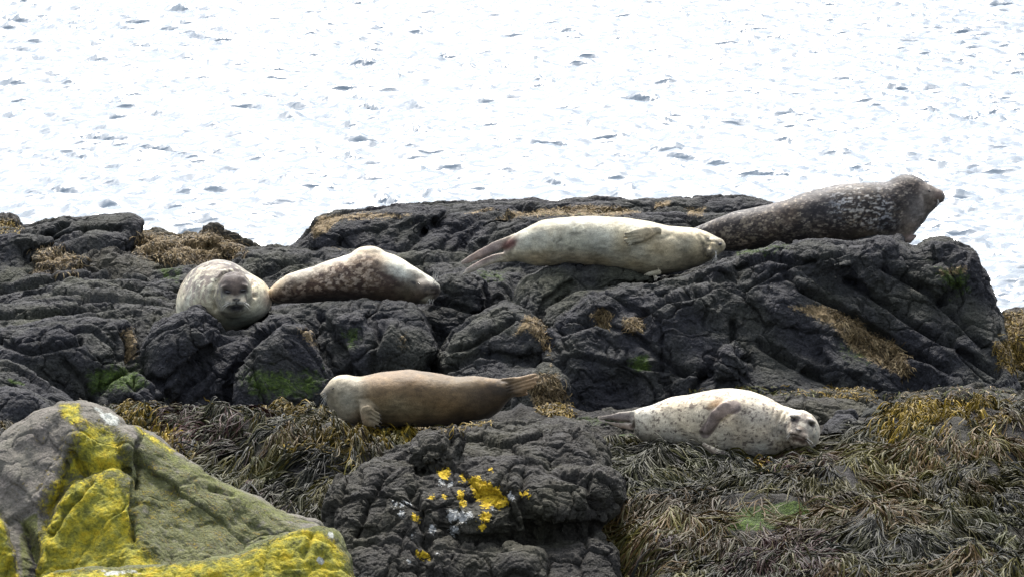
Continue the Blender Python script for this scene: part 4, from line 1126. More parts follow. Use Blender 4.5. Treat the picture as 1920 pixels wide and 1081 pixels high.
def paint(px, py, w_, V, N):
    n1 = fbm(V, 9, 3, 43); nf = fbm(V, 40, 3, 44)
    c = np.tile(C(.52, .50, .41), (len(px), 1))
    c = mixc(c, 0.85 * spots(V, 30, 45, -.12, .2) * sstep(565, 515, py + 25 * n1), C(.13, .105, .10))
    c = mixc(c, 0.8 * blob(px, py, 425, 498, 55, 20) * sstep(-.35, .1, nf), C(.11, .085, .082))
    c = mixc(c, 0.6 * blob(px, py, 370, 545, 30, 38) * sstep(-.1, .2, nf), C(.27, .225, .20))
    c = mixc(c, 0.35 * sstep(0.0, .4, n1), C(.42, .40, .33))
    hd = w_ < -0.10
    c = mixc(c, hd * 0.95 * blob(px, py, 438, 528, 29, 22, 0, .3), C(.10, .075, .065))
    c = mixc(c, hd * 0.35 * blob(px, py, 441, 556, 24, 28, 0, .3), C(.24, .21, .18))
    c = mixc(c, hd * 0.9 * blob(px, py, 440, 542, 13, 18), C(.20, .155, .125))
    c = mixc(c, hd * 0.75 * blob(px, py, 411, 553, 6, 22, -6) * sstep(-.3, .2, nf), C(.22, .215, .24))
    c = mixc(c, hd * 0.7 * blob(px, py, 461, 558, 3, 10), C(.17, .15, .13))
    c = mixc(c, hd * 0.75 * blob(px, py, 432, 559, 9, 6) + hd * .6 * blob(px, py, 455, 560, 8, 5), C(.56, .48, .36))
    c = mixc(c, hd * 0.9 * np.maximum(blob(px, py, 425, 547, 8, 4, 6), blob(px, py, 456, 545.5, 8, 4, -4)), C(.05, .045, .055))
    c = mixc(c, hd * 0.92 * blob(px, py, 443, 577, 14, 6), C(.045, .045, .055))
    c = mixc(c, hd * 0.6 * blob(px, py, 443, 568, 18, 3.5) * sstep(-.2, .2, nf), C(.13, .13, .14))
    c = mixc(c, hd * 0.9 * np.maximum(blob(px, py, 438.5, 562, 3.4, 2.2, 40), blob(px, py, 447.5, 562, 3.4, 2.2, -40)), C(.02, .018, .018))
    c = mixc(c, hd * 0.8 * blob(px, py, 443, 566.5, 1.4, 4), C(.05, .045, .045))
    c = mixc(c, 0.5 * blob(px, py, 445, 600, 45, 12), C(.34, .36, .29))
    c = mixc(c, 0.5 * blob(px, py, 505, 562, 12, 14), C(.42, .33, .29))
    c = mixc(c, 0.25 * blob(px, py, 482, 555, 10, 20) * sstep(0, .3, nf), C(.30, .29, .27))
    return c
s.finish('seal', 'round cream seal facing the camera head-on with a dark face', paint,
         [([(404, 580), (396, 556), (402, 530), (418, 513), (440, 508), (460, 514), (474, 530), (479, 555)], 3.2, .028), ([(408, 535), (405, 556), (412, 580)], 3, .005), ([(402, 524), (412, 504), (440, 500)], 3, .004),
          ([(464, 545), (466, 560), (460, 572)], 2, .004), ([(443, 564), (443, 571)], 1.1, .004), ([(427, 576), (436, 574), (443, 571.5), (451, 574), (460, 575)], 1.5, .006), ([(420, 590), (443, 592), (468, 586)], 4, .004)], 43)
s.eye(425, 547, 5.2, 3.0, 6, depth=0.1); s.eye(456, 545.5, 5.2, 3.0, -5, depth=0.1)
s.eye(443, 559.5, 4.2, 2.0, 0, 'nose', NOSE, 0.8)
s.whiskers([(428 - i % 3 * 2, 566 + i * 1.6, -1.0, 0.25 + .12 * i, 0.045, 0.2) for i in range(5)], r=0.0008)
s.whiskers([(458 + i % 3 * 2, 565 + i * 1.6, 1.0, 0.25 + .12 * i, 0.045, 0.2) for i in range(5)], r=0.0008)
SEAL1 = s

# --- seal 4: brown, belly to the weed, head to the left
s = Sculpt(22.4, (588, 680, 1020, 820), (-0.33, 0.33))
s.body([(607, 735), (612, 727), (621, 719), (632, 707), (649, 703.5), (676, 705.5), (715, 697), (768, 692.5), (810, 697), (854, 705), (893, 704), (934, 709.5), (955, 713), (968, 716)],
       [(607, 740), (612, 750), (618, 763), (627, 783), (643, 797), (657, 805), (699, 801), (740, 800), (782, 799), (838, 798), (893, 794), (920, 783), (937, 770), (950, 755), (968, 738)],
       [(607, 0), (968, .0)], [(607, .06), (640, .15), (700, .22), (800, .235), (880, .17), (930, .1), (968, .05)], smooth=4, pw=2.15)
s.ell((640, 735, 0.0), (30, 30, 0.12), -30, 0.03)
s.ell((616, 737, -0.02), (14, 12, 0.06), -20, 0.02)
# hind flippers, pressed together
for i, (tx, ty, ww) in enumerate([(1003, 703, -.01), (1006, 709, -.03), (1003, 717, -.04), (998, 724, -.04), (985, 733, -.02)]):
    s.caps([(945, 720 + i * 4, -0.02, 12 - i), (975, 712 + i * 5, -0.03, 7), (tx, ty, ww, 3.8)], 0.75, 0.006)
s.caps([(950, 735, -0.01, 9), (975, 738, 0.0, 5), (988, 738, 0.01, 3)], 0.7, 0.012)
# fore flipper
s.caps([(683, 758, -0.19, 12), (689, 772, -0.235, 14), (692, 786, -0.24, 14)], 0.4, 0.012)
for i, (tx, ty) in enumerate([(711, 776), (712.5, 783), (712, 790), (709, 796), (701, 799)]):
    s.caps([(693 + i * .2, 768 + i * 6, -0.245, 4), (tx, ty, -0.24, 2.8)], 0.8, 0.005)
def paint(px, py, w_, V, N):
    n1 = fbm(V, 6, 3, 53); nf = fbm(V, 34, 3, 54)
    c = np.tile(C(.25, .19, .115), (len(px), 1))
    c = mixc(c, 0.6 * sstep(-.3, .4, n1), C(.21, .165, .105))
    c = mixc(c, 0.55 * blob(px, py, 745, 775, 60, 26), C(.34, .30, .21))
    c = mixc(c, 0.5 * blob(px, py, 740, 712, 60, 16), C(.33, .255, .18))
    c = mixc(c, 0.5 * blob(px, py, 800, 740, 40, 26), C(.20, .15, .09))
    c = mixc(c, 0.85 * sstep(702, 660, px + 22 * n1) , C(.40, .365, .285))
    c = mixc(c, 0.7 * blob(px, py, 640, 712, 30, 14), C(.52, .49, .41))
    c = mixc(c, 0.8 * sstep(840, 930, px - .5 * (740 - py) + 20 * n1) * sstep(708, 735, py), C(.085, .062, .04))
    c = mixc(c, 0.75 * blob(px, py, 940, 725, 22, 12) * sstep(-.4, .3, nf), C(.06, .048, .035))
    c = mixc(c, 0.85 * sstep(955, 975, px), C(.40, .33, .25))
    c = mixc(c, 0.6 * sstep(955, 975, px) * sstep(720, 735, py), C(.20, .16, .12))
    c = mixc(c, 0.75 * blob(px, py, 692, 778, 22, 30, -10, .2), C(.36, .31, .225))
    c = mixc(c, 0.4 * blob(px, py, 670, 788, 16, 16), C(.27, .20, .14))
    c = mixc(c, 0.5 * blob(px, py, 612, 736, 8, 9), C(.24, .22, .19))
    return c * C(.90, .875, .85)
s.finish('seal', 'plain brown seal lying on the weed above the yellow-dotted rock, head to the left', paint,
         [([(668, 755), (670, 770), (676, 790)], 4, .012), ([(664, 748), (690, 745), (706, 760)], 4, .005), ([(695, 769), (710, 779)], 1.5, .005), ([(695, 777), (711, 786)], 1.5, .005), ([(694, 785), (710, 793)], 1.5, .005),
          ([(630, 720), (622, 745), (632, 780)], 5, .005), ([(950, 722), (1000, 706)], 1.8, .007), ([(950, 728), (1000, 713)], 1.8, .007), ([(955, 733), (1000, 720)], 1.8, .006), ([(940, 713), (960, 712)], 3, .004)], 53, gam=1.4)
s.eye(622, 727, 2.6, 1.6, -40); s.eye(606.5, 737, 3.5, 3.5, 0, 'nose', NOSE, 0.7)
s.whiskers([(609 + i % 3 * 1.5, 738 + i * 1.5, -0.75, 0.15 + .28 * i, 0.035 + .004 * i, 0.25) for i in range(7)], r=0.0012)
s.claws([(712, 776, 1, .3), (713, 783, 1, .3), (713, 790, 1, .4), (710, 796, 1, .6), (702, 799, .8, 1)])
SEAL4 = s

# --- seal 5: spotted, face turned to the camera
s = Sculpt(22.1, (1105, 715, 1550, 880), (-0.40, 0.34))
s.body([(1180, 785), (1186, 770), (1192, 765.5), (1218, 760), (1257, 744), (1302, 736.5), (1343, 728.5), (1371, 727), (1407, 732), (1440, 744), (1470, 760), (1492, 775), (1505, 795)],
       [(1180, 792), (1188, 806), (1197, 824), (1220, 832), (1246, 838), (1290, 846), (1316, 850), (1357, 860), (1399, 866), (1440, 866), (1470, 858), (1492, 840), (1505, 820)],
       [(1180, .02), (1505, -.06)], [(1180, .05), (1230, .14), (1300, .22), (1380, .27), (1450, .23), (1480, .17), (1505, .12)], smooth=5, pw=2.15)
s.ell((1480, 806, -0.10), (36, 40, 0.16), 10, 0.04)
s.ell((1503, 806, -0.17), (33.5, 39, 0.15), -14, 0.025)
s.ell((1497, 813, -0.285), (22, 20, 0.07), 14, 0.025)
s.ell((1489, 812, -0.325), (10, 8.5, 0.04), 15, 0.010)
s.ell((1506, 818, -0.325), (11, 9, 0.04), 15, 0.010)
s.ell((1497.5, 806, -0.325), (7, 6, 0.035), 15, 0.008)
s.ell((1497, 829, -0.29), (14, 8, 0.05), 15, 0.012)
s.ell((1489, 779, -0.285), (9, 4.5, 0.03), 2, 0.012)
s.ell((1522, 788, -0.275), (9, 4.5, 0.03), 28, 0.012)
s.cut(s.ell_f((1487, 786, -0.33), (5.5, 3.6, 0.035), 5), 0.008)
s.cut(s.ell_f((1521, 795, -0.31), (5.5, 3.6, 0.035), 30), 0.008)
# hind flippers
s.caps([(1192, 780, 0.0, 13), (1160, 781, -0.02, 9), (1123, 783, -0.03, 4)], 0.55, 0.01)
s.caps([(1190, 799, -0.02, 8), (1160, 796, -0.04, 5), (1124, 787, -0.04, 2.5)], 0.6, 0.006)
# fore flippers
s.caps([(1382, 760, -0.17, 9), (1360, 763, -0.245, 11), (1343, 778, -0.265, 12), (1333, 796, -0.265, 9), (1323, 809, -0.255, 5)], 0.5, 0.008)
s.caps([(1375, 858, -0.24, 8), (1345, 848, -0.27, 8), (1320, 833, -0.27, 4.5)], 0.55, 0.008)
def paint(px, py, w_, V, N):
    n1 = fbm(V, 6, 3, 63); nf = fbm(V, 34, 3, 64)
    c = np.tile(C(.60, .555, .47), (len(px), 1))
    c = mixc(c, 0.5 * sstep(-.1, .4, n1), C(.50, .455, .38))
    c = mixc(c, 0.6 * blob(px, py, 1415, 800, 60, 50), C(.42, .385, .33))
    c = mixc(c, 0.35 * spots(V, 26, 66, .0, .25) * blob(px, py, 1415, 810, 70, 60), C(.30, .27, .23))
    c = mixc(c, 0.75 * spots(V, 46, 65, .34, .10, 1.2), C(.15, .125, .115))
    c = mixc(c, 0.6 * spots(V, 66, 67, .38, .10, 1.2), C(.13, .10, .09))
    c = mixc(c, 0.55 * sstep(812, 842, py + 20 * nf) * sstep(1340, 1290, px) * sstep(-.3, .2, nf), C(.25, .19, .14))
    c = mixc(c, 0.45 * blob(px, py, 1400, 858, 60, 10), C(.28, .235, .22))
    c = mixc(c, 0.7 * blob(px, py, 1340, 756, 15, 7, -30), C(.40, .27, .15))
    fl = line_d(px, py, [(1378, 762), (1360, 764), (1343, 778), (1333, 796), (1323, 809)])
    c = mixc(c, 0.9 * sstep(14, 10, fl) * (w_ < -.17), C(.23, .195, .19))
    fl = line_d(px, py, [(1320, 833), (1345, 848), (1375, 858)])
    c = mixc(c, 0.6 * sstep(9, 6, fl) * (py > np.interp(px, [1316, 1345, 1375], [831, 846, 855])), C(.26, .21, .19))
    c = mixc(c, 0.8 * sstep(1190, 1180, px) * blob(px, py, 1158, 782, 36, 11, -2), C(.30, .25, .235))
    c = mixc(c, 0.5 * sstep(1192, 1180, px) * sstep(790, 800, py), C(.50, .36, .30))
    c = mixc(c, 0.8 * blob(px, py, 1187, 795, 3, 9), C(.10, .07, .05))
    hd = (w_ < -0.13) & (px > 1462)
    c = mixc(c, hd * 0.55 * blob(px, py, 1508, 785, 24, 15, 20) * sstep(-.4, .2, nf), C(.24, .20, .19))
    c = mixc(c, hd * 0.5 * blob(px, py, 1525, 812, 14, 24) * sstep(-.3, .2, nf), C(.34, .36, .34))
    c = mixc(c, hd * 0.75 * blob(px, py, 1497, 812, 22, 20, 15) * sstep(-.6, .1, nf), C(.25, .195, .155))
    c = mixc(c, hd * 0.8 * blob(px, py, 1504, 825, 12, 6, 20), C(.13, .09, .08))
    c = mixc(c, hd * 0.9 * np.maximum(blob(px, py, 1487, 786, 7, 3.2, 5), blob(px, py, 1521.5, 795, 7, 3.5, 35)), C(.06, .05, .06))
    c = mixc(c, hd * 0.9 * blob(px, py, 1492, 815, 7, 1.6, 15), C(.03, .02, .02))
    c = mixc(c, hd * 0.8 * np.maximum(blob(px, py, 1493.5, 805, 2.2, 1.6, 30), blob(px, py, 1501, 807, 2.2, 1.6, -10)), C(.05, .04, .04))
    c = mixc(c, hd * 0.5 * np.maximum(blob(px, py, 1488, 777, 9, 2, -10), blob(px, py, 1518, 783, 8, 2, 30)), C(.62, .56, .52))
    return c
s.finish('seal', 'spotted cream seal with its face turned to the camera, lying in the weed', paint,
         [([(1468, 770), (1458, 790), (1460, 815), (1476, 845)], 3, .013), ([(1476, 772), (1467, 792), (1470, 818), (1486, 842)], 2.5, .013), ([(1452, 765), (1447, 790), (1450, 820), (1464, 846)], 3, .008), ([(1335, 814), (1350, 792), (1372, 776), (1386, 766)], 3, .012),
          ([(1186, 774), (1188, 800)], 3, .010), ([(1482, 816), (1492, 814), (1500, 818), (1512, 826)], 1.6, .006), ([(1306, 812), (1330, 816), (1345, 830)], 4, .006), ([(1125, 785), (1185, 791)], 2, .006),
          ([(1460, 850), (1490, 846), (1520, 838)], 3, .004), ([(1480, 772), (1500, 768), (1520, 774)], 1.8, .004)], 63)
s.eye(1487, 786, 4.6, 2.6, 3, depth=0.1); s.eye(1521, 795, 4.6, 2.7, 33, depth=0.1)
s.eye(1497.5, 803.5, 3.8, 1.9, 14, 'nose', NOSE, 0.8)
s.whiskers([(1512 + i % 3 * 2, 820 + i * 1.6, 0.8, 0.45 + .12 * i, 0.06, 0.1) for i in range(6)], r=0.0005)
s.whiskers([(1480 - i % 2, 812 + i * 1.5, -.8, 0.6 + .1 * i, 0.035, 0.1) for i in range(4)], r=0.0009)
SEAL5 = s
# ------------------------------------------------------------------ seaweed
def kelp_material():
    n = NT('wet_seaweed')
    s = n.attr('weed')
    c = n.mix(0.5, s.outputs['Color'], n.ramp(n.noise(60, 3), [(0.3, 0.55), (0.5, 1.0), (0.72, 1.5)]), 'MULTIPLY')
    nb = n.bump(n.noise(120, 3), 0.4, 0.004)
    return n.done(base=c, rough=0.5, normal=nb, **{'Specular_IOR_Level': 0.10})
KELP = kelp_material()
rk = np.random.RandomState(11)

def ribbons(name, P, W, colr, label, cat, tipc=None, prof=None, roll=None):
    """P (n,K,3) centre lines, W (n,) widths, colr (n,3)"""
    n, K, _ = P.shape
    T = np.gradient(P, axis=1)
    T /= np.linalg.norm(T, axis=2, keepdims=True) + 1e-9
    up = np.array([0, 0, 1.0])
    S_ = np.cross(T, up); S_ /= np.linalg.norm(S_, axis=2, keepdims=True) + 1e-9
    U_ = np.cross(S_, T)
    a = (rk.uniform(-1, 1, n) * 1.1 if roll is None else roll)[:, None, None] + np.linspace(0, 1, K)[None, :, None] * rk.uniform(-1.2, 1.2, n)[:, None, None]
    D = S_ * np.cos(a) + U_ * np.sin(a)
    t = np.linspace(0, 1, K)
    pr = prof if prof is not None else np.interp(t, [0, .15, .7, .92, 1], [.5, .9, 1.0, .95, .15])
    hw = (W[:, None] * 0.5 * pr[None, :])[:, :, None]
    # a shallow V across, so each frond has thickness and catches the light in two ways
    M = np.stack([P - D * hw, P + np.cross(D, T) * hw * 0.5, P + D * hw], 2)
    V = M.reshape(-1, 3)
    base = (np.arange(n) * K * 3)[:, None, None]
    i = np.arange(K - 1)[None, :, None] * 3
    j = np.arange(2)[None, None, :]
    a0 = base + i + j
    Q = np.stack([a0, a0 + 1, a0 + 4, a0 + 3], -1).reshape(-1, 4)
    c = np.repeat(colr[:, None, :], K, 1)
    if tipc is not None:
        tt = sstep(0.55, 1.0, t)[None, :, None]
        c = c * (1 - tt) + tipc[:, None, :] * tt
    c = np.repeat(c[:, :, None, :], 3, 2).reshape(-1, 3)
    o = mesh_np(name, V, Q, KELP, attrs={'weed': c})
    tag(o, label, cat, kind='stuff')
    recentre(o)
    print('weed', name, len(Q))
    return o

def grad(x, y, e=0.05):
    return (ground_h(x + e, y) - ground_h(x - e, y)) / (2 * e), (ground_h(x, y + e) - ground_h(x, y - e)) / (2 * e)

PAL = {'olive': (.033, .029, .005), 'dark': (.008, .009, .006), 'grey': (.023, .024, .009), 'gold': (.105, .072, .008), 'maroon': (.024, .010, .009), 'brown': (.040, .025, .008), 'pale': (.038, .036, .013)}
PALA = {k: np.array(v) for k, v in PAL.items()}

def bed(name, label, poly, n, golds=(), maroons=(), bare=(), zlo=0.5, bias=(0, -0.35), Lr=(0.10, 0.25), wid=(0.0035, 0.010), seed=0, holes=0.12):
    # sample on the ground, keep what falls in the outline of the bed
    c = np.array([ground_pt(a, b, 0.7) for a, b in poly])
    lo, hi = c.min(0) - 0.3, c.max(0) + 0.3
    x = rk.uniform(lo[0], hi[0], n * 4); y = rk.uniform(lo[1], hi[1], n * 4)
    z = ground_h(x, y)
    px, py = proj(np.stack([x, y, z], -1))
    d = poly_sd(px, py, poly) + 22 * n2(x, y, 3.0, 2, 3 + seed)
    ok = d < 0
    for b in bare:
        ok &= (poly_sd(px, py, b) + 14 * n2(x, y, 6, 2, 8) > 0) | (rk.rand(len(x)) < 0.06)
    ok &= (n2(x, y, 2.4, 3, 90 + seed) > -0.42) | (rk.rand(len(x)) < 0.3)
    x, y, px, py = x[ok][:n], y[ok][:n], px[ok][:n], py[ok][:n]
    m = len(x)
    K = 8
    # tufts: fronds share a holdfast and fan out from it
    cell = 0.11
    cx = np.floor(x / cell); cy = np.floor(y / cell)
    hx = (cx + _hash(cx.astype(int), cy.astype(int), np.full(m, 3), 5)) * cell
    hy = (cy + _hash(cx.astype(int), cy.astype(int), np.full(m, 4), 6)) * cell
    pull = 0.55
    x = x * (1 - pull) + hx * pull; y = y * (1 - pull) + hy * pull
    gx, gy = grad(x, y, 0.12)
    gx2, gy2 = grad(x, y, 0.03)
    dx = -gx * 1.6 - gx2 * .5 + bias[0]; dy = -gy * 1.6 - gy2 * .5 + bias[1]
    th = np.arctan2(dy, dx) + 1.3 * n2(x, y, 1.7, 2, 60 + seed) + 0.9 * n2(hx, hy, 7, 1, 61 + seed) + rk.normal(0, 0.24, m)
    L = rk.uniform(Lr[0], Lr[1], m) * (0.75 + 0.5 * (n2(x, y, 2, 2, 71) + .5))
    for g in golds:
        L = np.where(poly_sd(px, py, g) < 8, L * 0.5, L)
    curl = rk.normal(0, 0.7, m) + 1.2 * n2(hx, hy, 5, 1, 62)
    lift0 = rk.uniform(0.0, 0.045, m) ** 1.0
    arch = np.abs(rk.normal(0, 0.022, m))
    P = np.zeros((m, K, 3))
    X, Y_ = x.copy(), y.copy()
    wob = rk.uniform(0, 6.28, m)
    for k in range(K):
        t = k / (K - 1)
        P[:, k, 0] = X; P[:, k, 1] = Y_
        P[:, k, 2] = ground_h(X, Y_) + 0.004 + lift0 * (1 - 0.5 * t) + arch * math.sin(math.pi * min(1, t * 1.05)) + 0.004 * np.sin(wob + t * 7)
        a = th + curl * t + 0.25 * np.sin(wob + t * 6)
        X = X + np.cos(a) * L / (K - 1); Y_ = Y_ + np.sin(a) * L / (K - 1)
    W = rk.uniform(wid[0], wid[1], m)
    nz = n2(hx, hy, 2.2, 2, 81 + seed); nz2 = n2(hx, hy, 6, 2, 82 + seed)
    r = rk.rand(m)
    col = np.tile(PALA['olive'], (m, 1))
    col = np.where((nz + 0.35 * nz2 + .3 * (r - .5) > 0.12)[:, None], PALA['grey'], col)
    col = np.where((nz2 + .5 * (r - .5) < -0.18)[:, None], PALA['dark'], col)
    col = np.where((nz < -0.25)[:, None] & (r < 0.6)[:, None], PALA['brown'], col)
    r2 = rk.rand(m)
    col = np.where((r2 < 0.10)[:, None], PALA['pale'], col)
    for g in golds:
        dd = poly_sd(px, py, g)
        p = sstep(22, -14, dd) * 0.85
        col = np.where((rk.rand(m) < p)[:, None], PALA['gold'] * rk.uniform(.5, 1.3, (m, 1)), col)
    for g in maroons:
        dd = poly_sd(px, py, g)
        col = np.where((rk.rand(m) < sstep(25, -20, dd) * 0.5)[:, None], PALA['maroon'], col)
    col = col * rk.uniform(0.45, 1.5, (m, 1)) * (1 + 1.1 * n2(hx, hy, 3.5, 2, 97))[:, None].clip(.35, 1.8)
    tip = col * 1.3 + np.array([.004, .003, .001])
    # forks: a second frond leaves each strand half-way
    f = rk.rand(m) < 0.65
    Pf = P[f].copy()
    ang = rk.choice([-1, 1], f.sum()) * rk.uniform(.3, .7, f.sum())
    for k in range(4, K):
        v = P[f][:, k] - P[f][:, 3]
        ca, sa = np.cos(ang), np.sin(ang)
        Pf[:, k, 0] = P[f][:, 3, 0] + v[:, 0] * ca - v[:, 1] * sa
        Pf[:, k, 1] = P[f][:, 3, 1] + v[:, 0] * sa + v[:, 1] * ca
    Pf = Pf[:, 3:]
    o = ribbons(name, P, W, col, label, 'seaweed', tip)
    o2V = None
    return P, Pf, W, f, col, tip, o

def merge_forks(o, res, label):
    P, Pf, W, f, col, tip, _ = res
    b = ribbons('forks', Pf, W[f] * .85, col[f], None, None, tip[f])
    dep = [o, b]
    # join the two meshes with numpy (same material, one bed)
    vs, qs, cs = [], [], []
    off = 0
    for ob in dep:
        me = ob.data
        a = np.empty(len(me.vertices) * 3, np.float32); me.vertices.foreach_get('co', a)
        vs.append(a.reshape(-1, 3) + np.array(ob.location))
        l = np.empty(len(me.loops), np.int32); me.loops.foreach_get('vertex_index', l)
        qs.append(l.reshape(-1, 4) + off); off += len(me.vertices)
        c = np.empty(len(me.vertices) * 4, np.float32); me.attributes['weed'].data.foreach_get('color', c)
        cs.append(c.reshape(-1, 4))
    nm = o.name
    for ob in dep:
        me = ob.data; bpy.data.objects.remove(ob); bpy.data.meshes.remove(me)
    o = mesh_np(nm, np.concatenate(vs), np.concatenate(qs), KELP, attrs={'weed': np.concatenate(cs)})
    tag(o, label, 'seaweed', kind='stuff')
    recentre(o)
    return o

lb = 'tangled olive and golden seaweed bed draped over the shore at the lower right'
res = bed('seaweed_bed', lb, [(1120, 885), (1140, 835), (1195, 822), (1300, 848), (1450, 872), (1540, 848), (1590, 822), (1660, 795), (1690, 762), (1770, 738), (1960, 734), (1980, 1120), (1140, 1120), (1150, 960)],
          50000, golds=[[(1650, 810), (1690, 765), (1760, 735), (1850, 740), (1870, 790), (1770, 800), (1690, 830)], [(1330, 985), (1450, 1000), (1400, 900), (1380, 870), (1290, 870)][:0] or [(1420, 880), (1440, 880), (1440, 890), (1420, 890)]],
          maroons=[[(1400, 1000), (1560, 1000), (1560, 1090), (1360, 1090)], [(1190, 1010), (1290, 1020), (1290, 1040), (1190, 1040)], [(1440, 855), (1560, 850), (1560, 875), (1430, 885)]],
          bare=[[(1310, 960), (1390, 918), (1510, 915), (1570, 945), (1550, 985), (1380, 1010)], [(1160, 1040), (1270, 1035), (1280, 1100), (1150, 1100)]], seed=0)
merge_forks(res[-1], res, lb)
lb = 'dark brown and olive seaweed bed between the lichen boulder and the brown seal'
res = bed('seaweed_bed', lb, [(225, 765), (330, 755), (450, 768), (590, 768), (640, 808), (760, 804), (880, 800), (850, 815), (770, 835), (700, 862), (640, 900), (610, 960), (600, 1010), (450, 1060), (200, 1000), (-120, 950), (-120, 830)],
          34000, golds=[[(240, 770), (290, 775), (370, 860), (350, 870), (230, 800)], [(600, 808), (700, 812), (780, 806), (770, 825), (640, 830), (560, 850)], [(480, 770), (560, 775), (600, 790), (500, 785)]],
          maroons=[[(300, 780), (480, 790), (480, 850), (380, 850)], [(450, 930), (540, 930), (540, 980), (450, 980)]], bias=(0.0, -0.4), seed=7)
merge_forks(res[-1], res, lb)
lb = 'scrap of yellow-brown seaweed at the left edge above the peaked boulder'
res = bed('seaweed_bed', lb, [(-60, 780), (10, 785), (40, 800), (30, 840), (-60, 850)], 900, golds=[[(-60, 780), (10, 785), (40, 800), (30, 840), (-60, 850)]], seed=9)
merge_forks(res[-1], res, lb)

# tufts and fringes clinging to the rocks
def surface_index():
    vs, qs, off = [], [], 0
    for o in list(COL.objects):
        if o.type == 'MESH' and (o.get('category') == 'rock' or o.name.startswith('shore')):
            me = o.data
            a = np.empty(len(me.vertices) * 3, np.float32); me.vertices.foreach_get('co', a)
            vs.append(a.reshape(-1, 3).astype(np.float64) + np.array(o.location))
            l = np.empty(len(me.loops), np.int32); me.loops.foreach_get('vertex_index', l)
            qs.append(l.reshape(-1, 4) + off); off += len(me.vertices)
    V = np.concatenate(vs); Q = np.concatenate(qs)
    px, py = proj(V[Q].mean(1))
    m = (px > -100) & (px < 2020) & (py > 300) & (py < 1150) & (V[Q[:, 0], 1] > 17)
    return BVHTree.FromPolygons(V.tolist(), Q[m].tolist())
BV = surface_index()
cpos = Vector((0, 0, CAM_H))
def cling(poly, n, L, cols, wid=(0.004, 0.008), grav=1.0, seed=0):
    poly = [p for p in poly]
    A = np.array(poly, float)
    out_, cc = [], []
    r = np.random.RandomState(200 + seed)
    tries = 0
    while len(out_) < n and tries < n * 6:
        tries += 1
        px = r.uniform(A[:, 0].min(), A[:, 0].max()); py = r.uniform(A[:, 1].min(), A[:, 1].max())
        if poly_sd(np.array([px]), np.array([py]), poly)[0] + 6 * n2(px, py, .06, 2, 4) > 0: continue
        q = at(px, py, 20.0)
        dr = (Vector(q.tolist()) - cpos).normalized()
        h, nn, _, _ = BV.ray_cast(cpos, dr, 60)
        if h is None: continue
        pts = [h + nn * 0.003]
        side = Vector((r.normal(), r.normal(), r.normal()))
        d = Vector((0, -0.1, -grav)) + side * 0.55
        l = r.uniform(*L) / 5
        nv = nn
        for k in range(5):
            d2 = (d - nv * d.dot(nv)).normalized()
            p = pts[-1] + d2 * l
            hh, n_, _, _ = BV.find_nearest(p)
            if hh is not None:
                if n_.dot(nv) < 0: n_ = nv
                p = hh + n_ * (0.004 + 0.012 * math.sin((k + 1) / 5 * 3.0) * r.rand())
                nv = n_
            pts.append(p)
        out_.append([list(p) for p in pts])
        cc.append(np.array(cols[r.randint(len(cols))]) * r.uniform(.6, 1.35))
    return np.array(out_), np.array(cc), r.uniform(wid[0], wid[1], len(out_))
TN = [(.12, .085, .04), (.07, .05, .025), (.17, .13, .07), (.04, .03, .017)]
GD = [(.13, .085, .014), (.08, .055, .012), (.04, .032, .012), (.17, .12, .03)]
OL = [(.05, .055, .015), (.03, .035, .012), (.09, .09, .03)]
sets = []
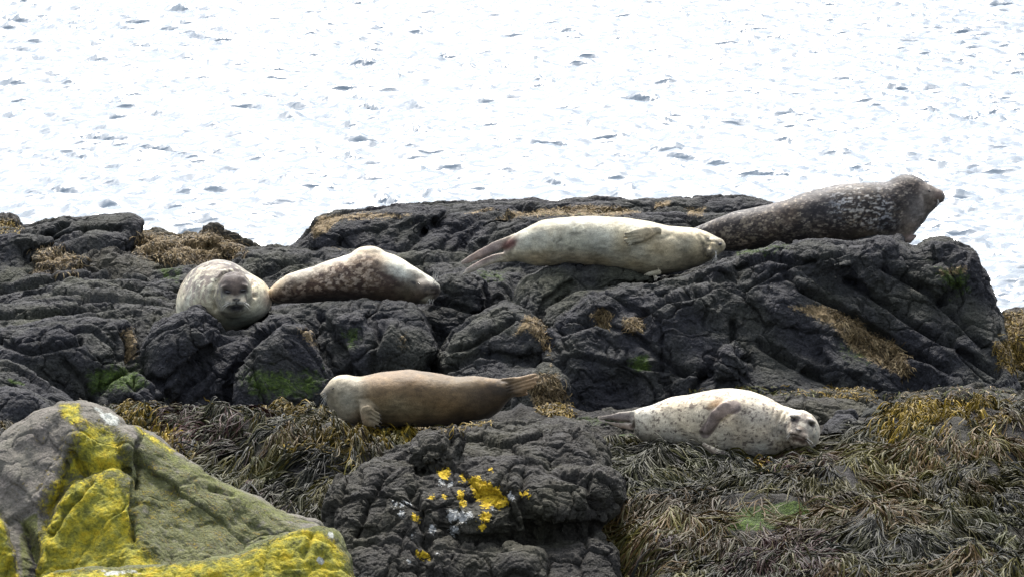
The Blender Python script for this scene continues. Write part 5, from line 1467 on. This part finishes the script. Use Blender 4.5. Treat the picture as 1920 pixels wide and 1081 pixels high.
for i, (poly, n_, L_, cl) in enumerate([
    ([(60, 465), (95, 452), (165, 480), (140, 515), (65, 510)], 260, (.04, .09), TN),
    ([(255, 432), (330, 440), (400, 425), (475, 462), (470, 475), (400, 490), (300, 490), (250, 480)], 900, (.04, .09), TN),
    ([(-10, 410), (25, 412), (45, 432), (30, 440), (-10, 436)], 140, (.03, .07), GD),
    ([(1105, 590), (1130, 575), (1150, 590), (1140, 618)], 110, (.03, .06), TN),
    ([(1165, 600), (1200, 590), (1205, 612), (1190, 628)], 90, (.03, .06), TN),
    ([(1540, 575), (1590, 585), (1620, 620), (1690, 650), (1710, 690), (1690, 705), (1620, 665), (1580, 610)], 750, (.03, .08), TN),
    ([(1010, 700), (1050, 705), (1066, 745), (1060, 775), (1005, 765), (995, 730)], 320, (.04, .08), TN),
    ([(985, 590), (1012, 598), (1036, 640), (1034, 670), (1000, 625)], 160, (.02, .05), TN),
    ([(1006, 752), (1070, 756), (1080, 778), (1010, 778)], 260, (.03, .07), GD),
    ([(1290, 730), (1350, 728), (1400, 722), (1540, 732), (1560, 742), (1470, 742), (1420, 736), (1330, 745)], 240, (.03, .08), OL + GD[:2]),
    ([(1540, 725), (1640, 730), (1640, 748), (1560, 745)], 220, (.03, .07), GD),
    ([(1880, 582), (1930, 585), (1930, 690), (1890, 690)], 420, (.04, .09), GD),
    ([(1860, 640), (1905, 635), (1900, 695), (1872, 690)], 130, (.03, .06), GD),
    ([(1640, 740), (1760, 722), (1900, 725), (1900, 745), (1700, 750)], 220, (.03, .07), OL + TN),
    ([(930, 408), (1020, 393), (1090, 386), (1200, 392), (1150, 404), (1020, 404)], 200, (.02, .05), TN),
    ([(300, 755), (450, 762), (560, 770), (620, 775), (560, 785), (330, 780)], 500, (.06, .14), GD[:3] + OL),
    ([(640, 795), (760, 797), (880, 795), (930, 785), (900, 800), (760, 812), (650, 812)], 320, (.04, .09), GD),
    ([(1190, 822), (1260, 836), (1320, 846), (1400, 862), (1470, 862), (1540, 842), (1540, 860), (1400, 880), (1200, 840)], 500, (.05, .12), OL + GD[2:3])]):
    P_, c_, w_ = cling(poly, n_, L_, cl, seed=i)
    if len(P_): sets.append((P_, c_, w_))
P_ = np.concatenate([a for a, _, _ in sets]); c_ = np.concatenate([a for _, a, _ in sets]); w_ = np.concatenate([a for _, _, a in sets])
ribbons('seaweed_tufts', P_, w_, c_, 'short tan and golden seaweed tufts clinging to cracks and edges of the black rocks', 'seaweed', c_ * 1.3)
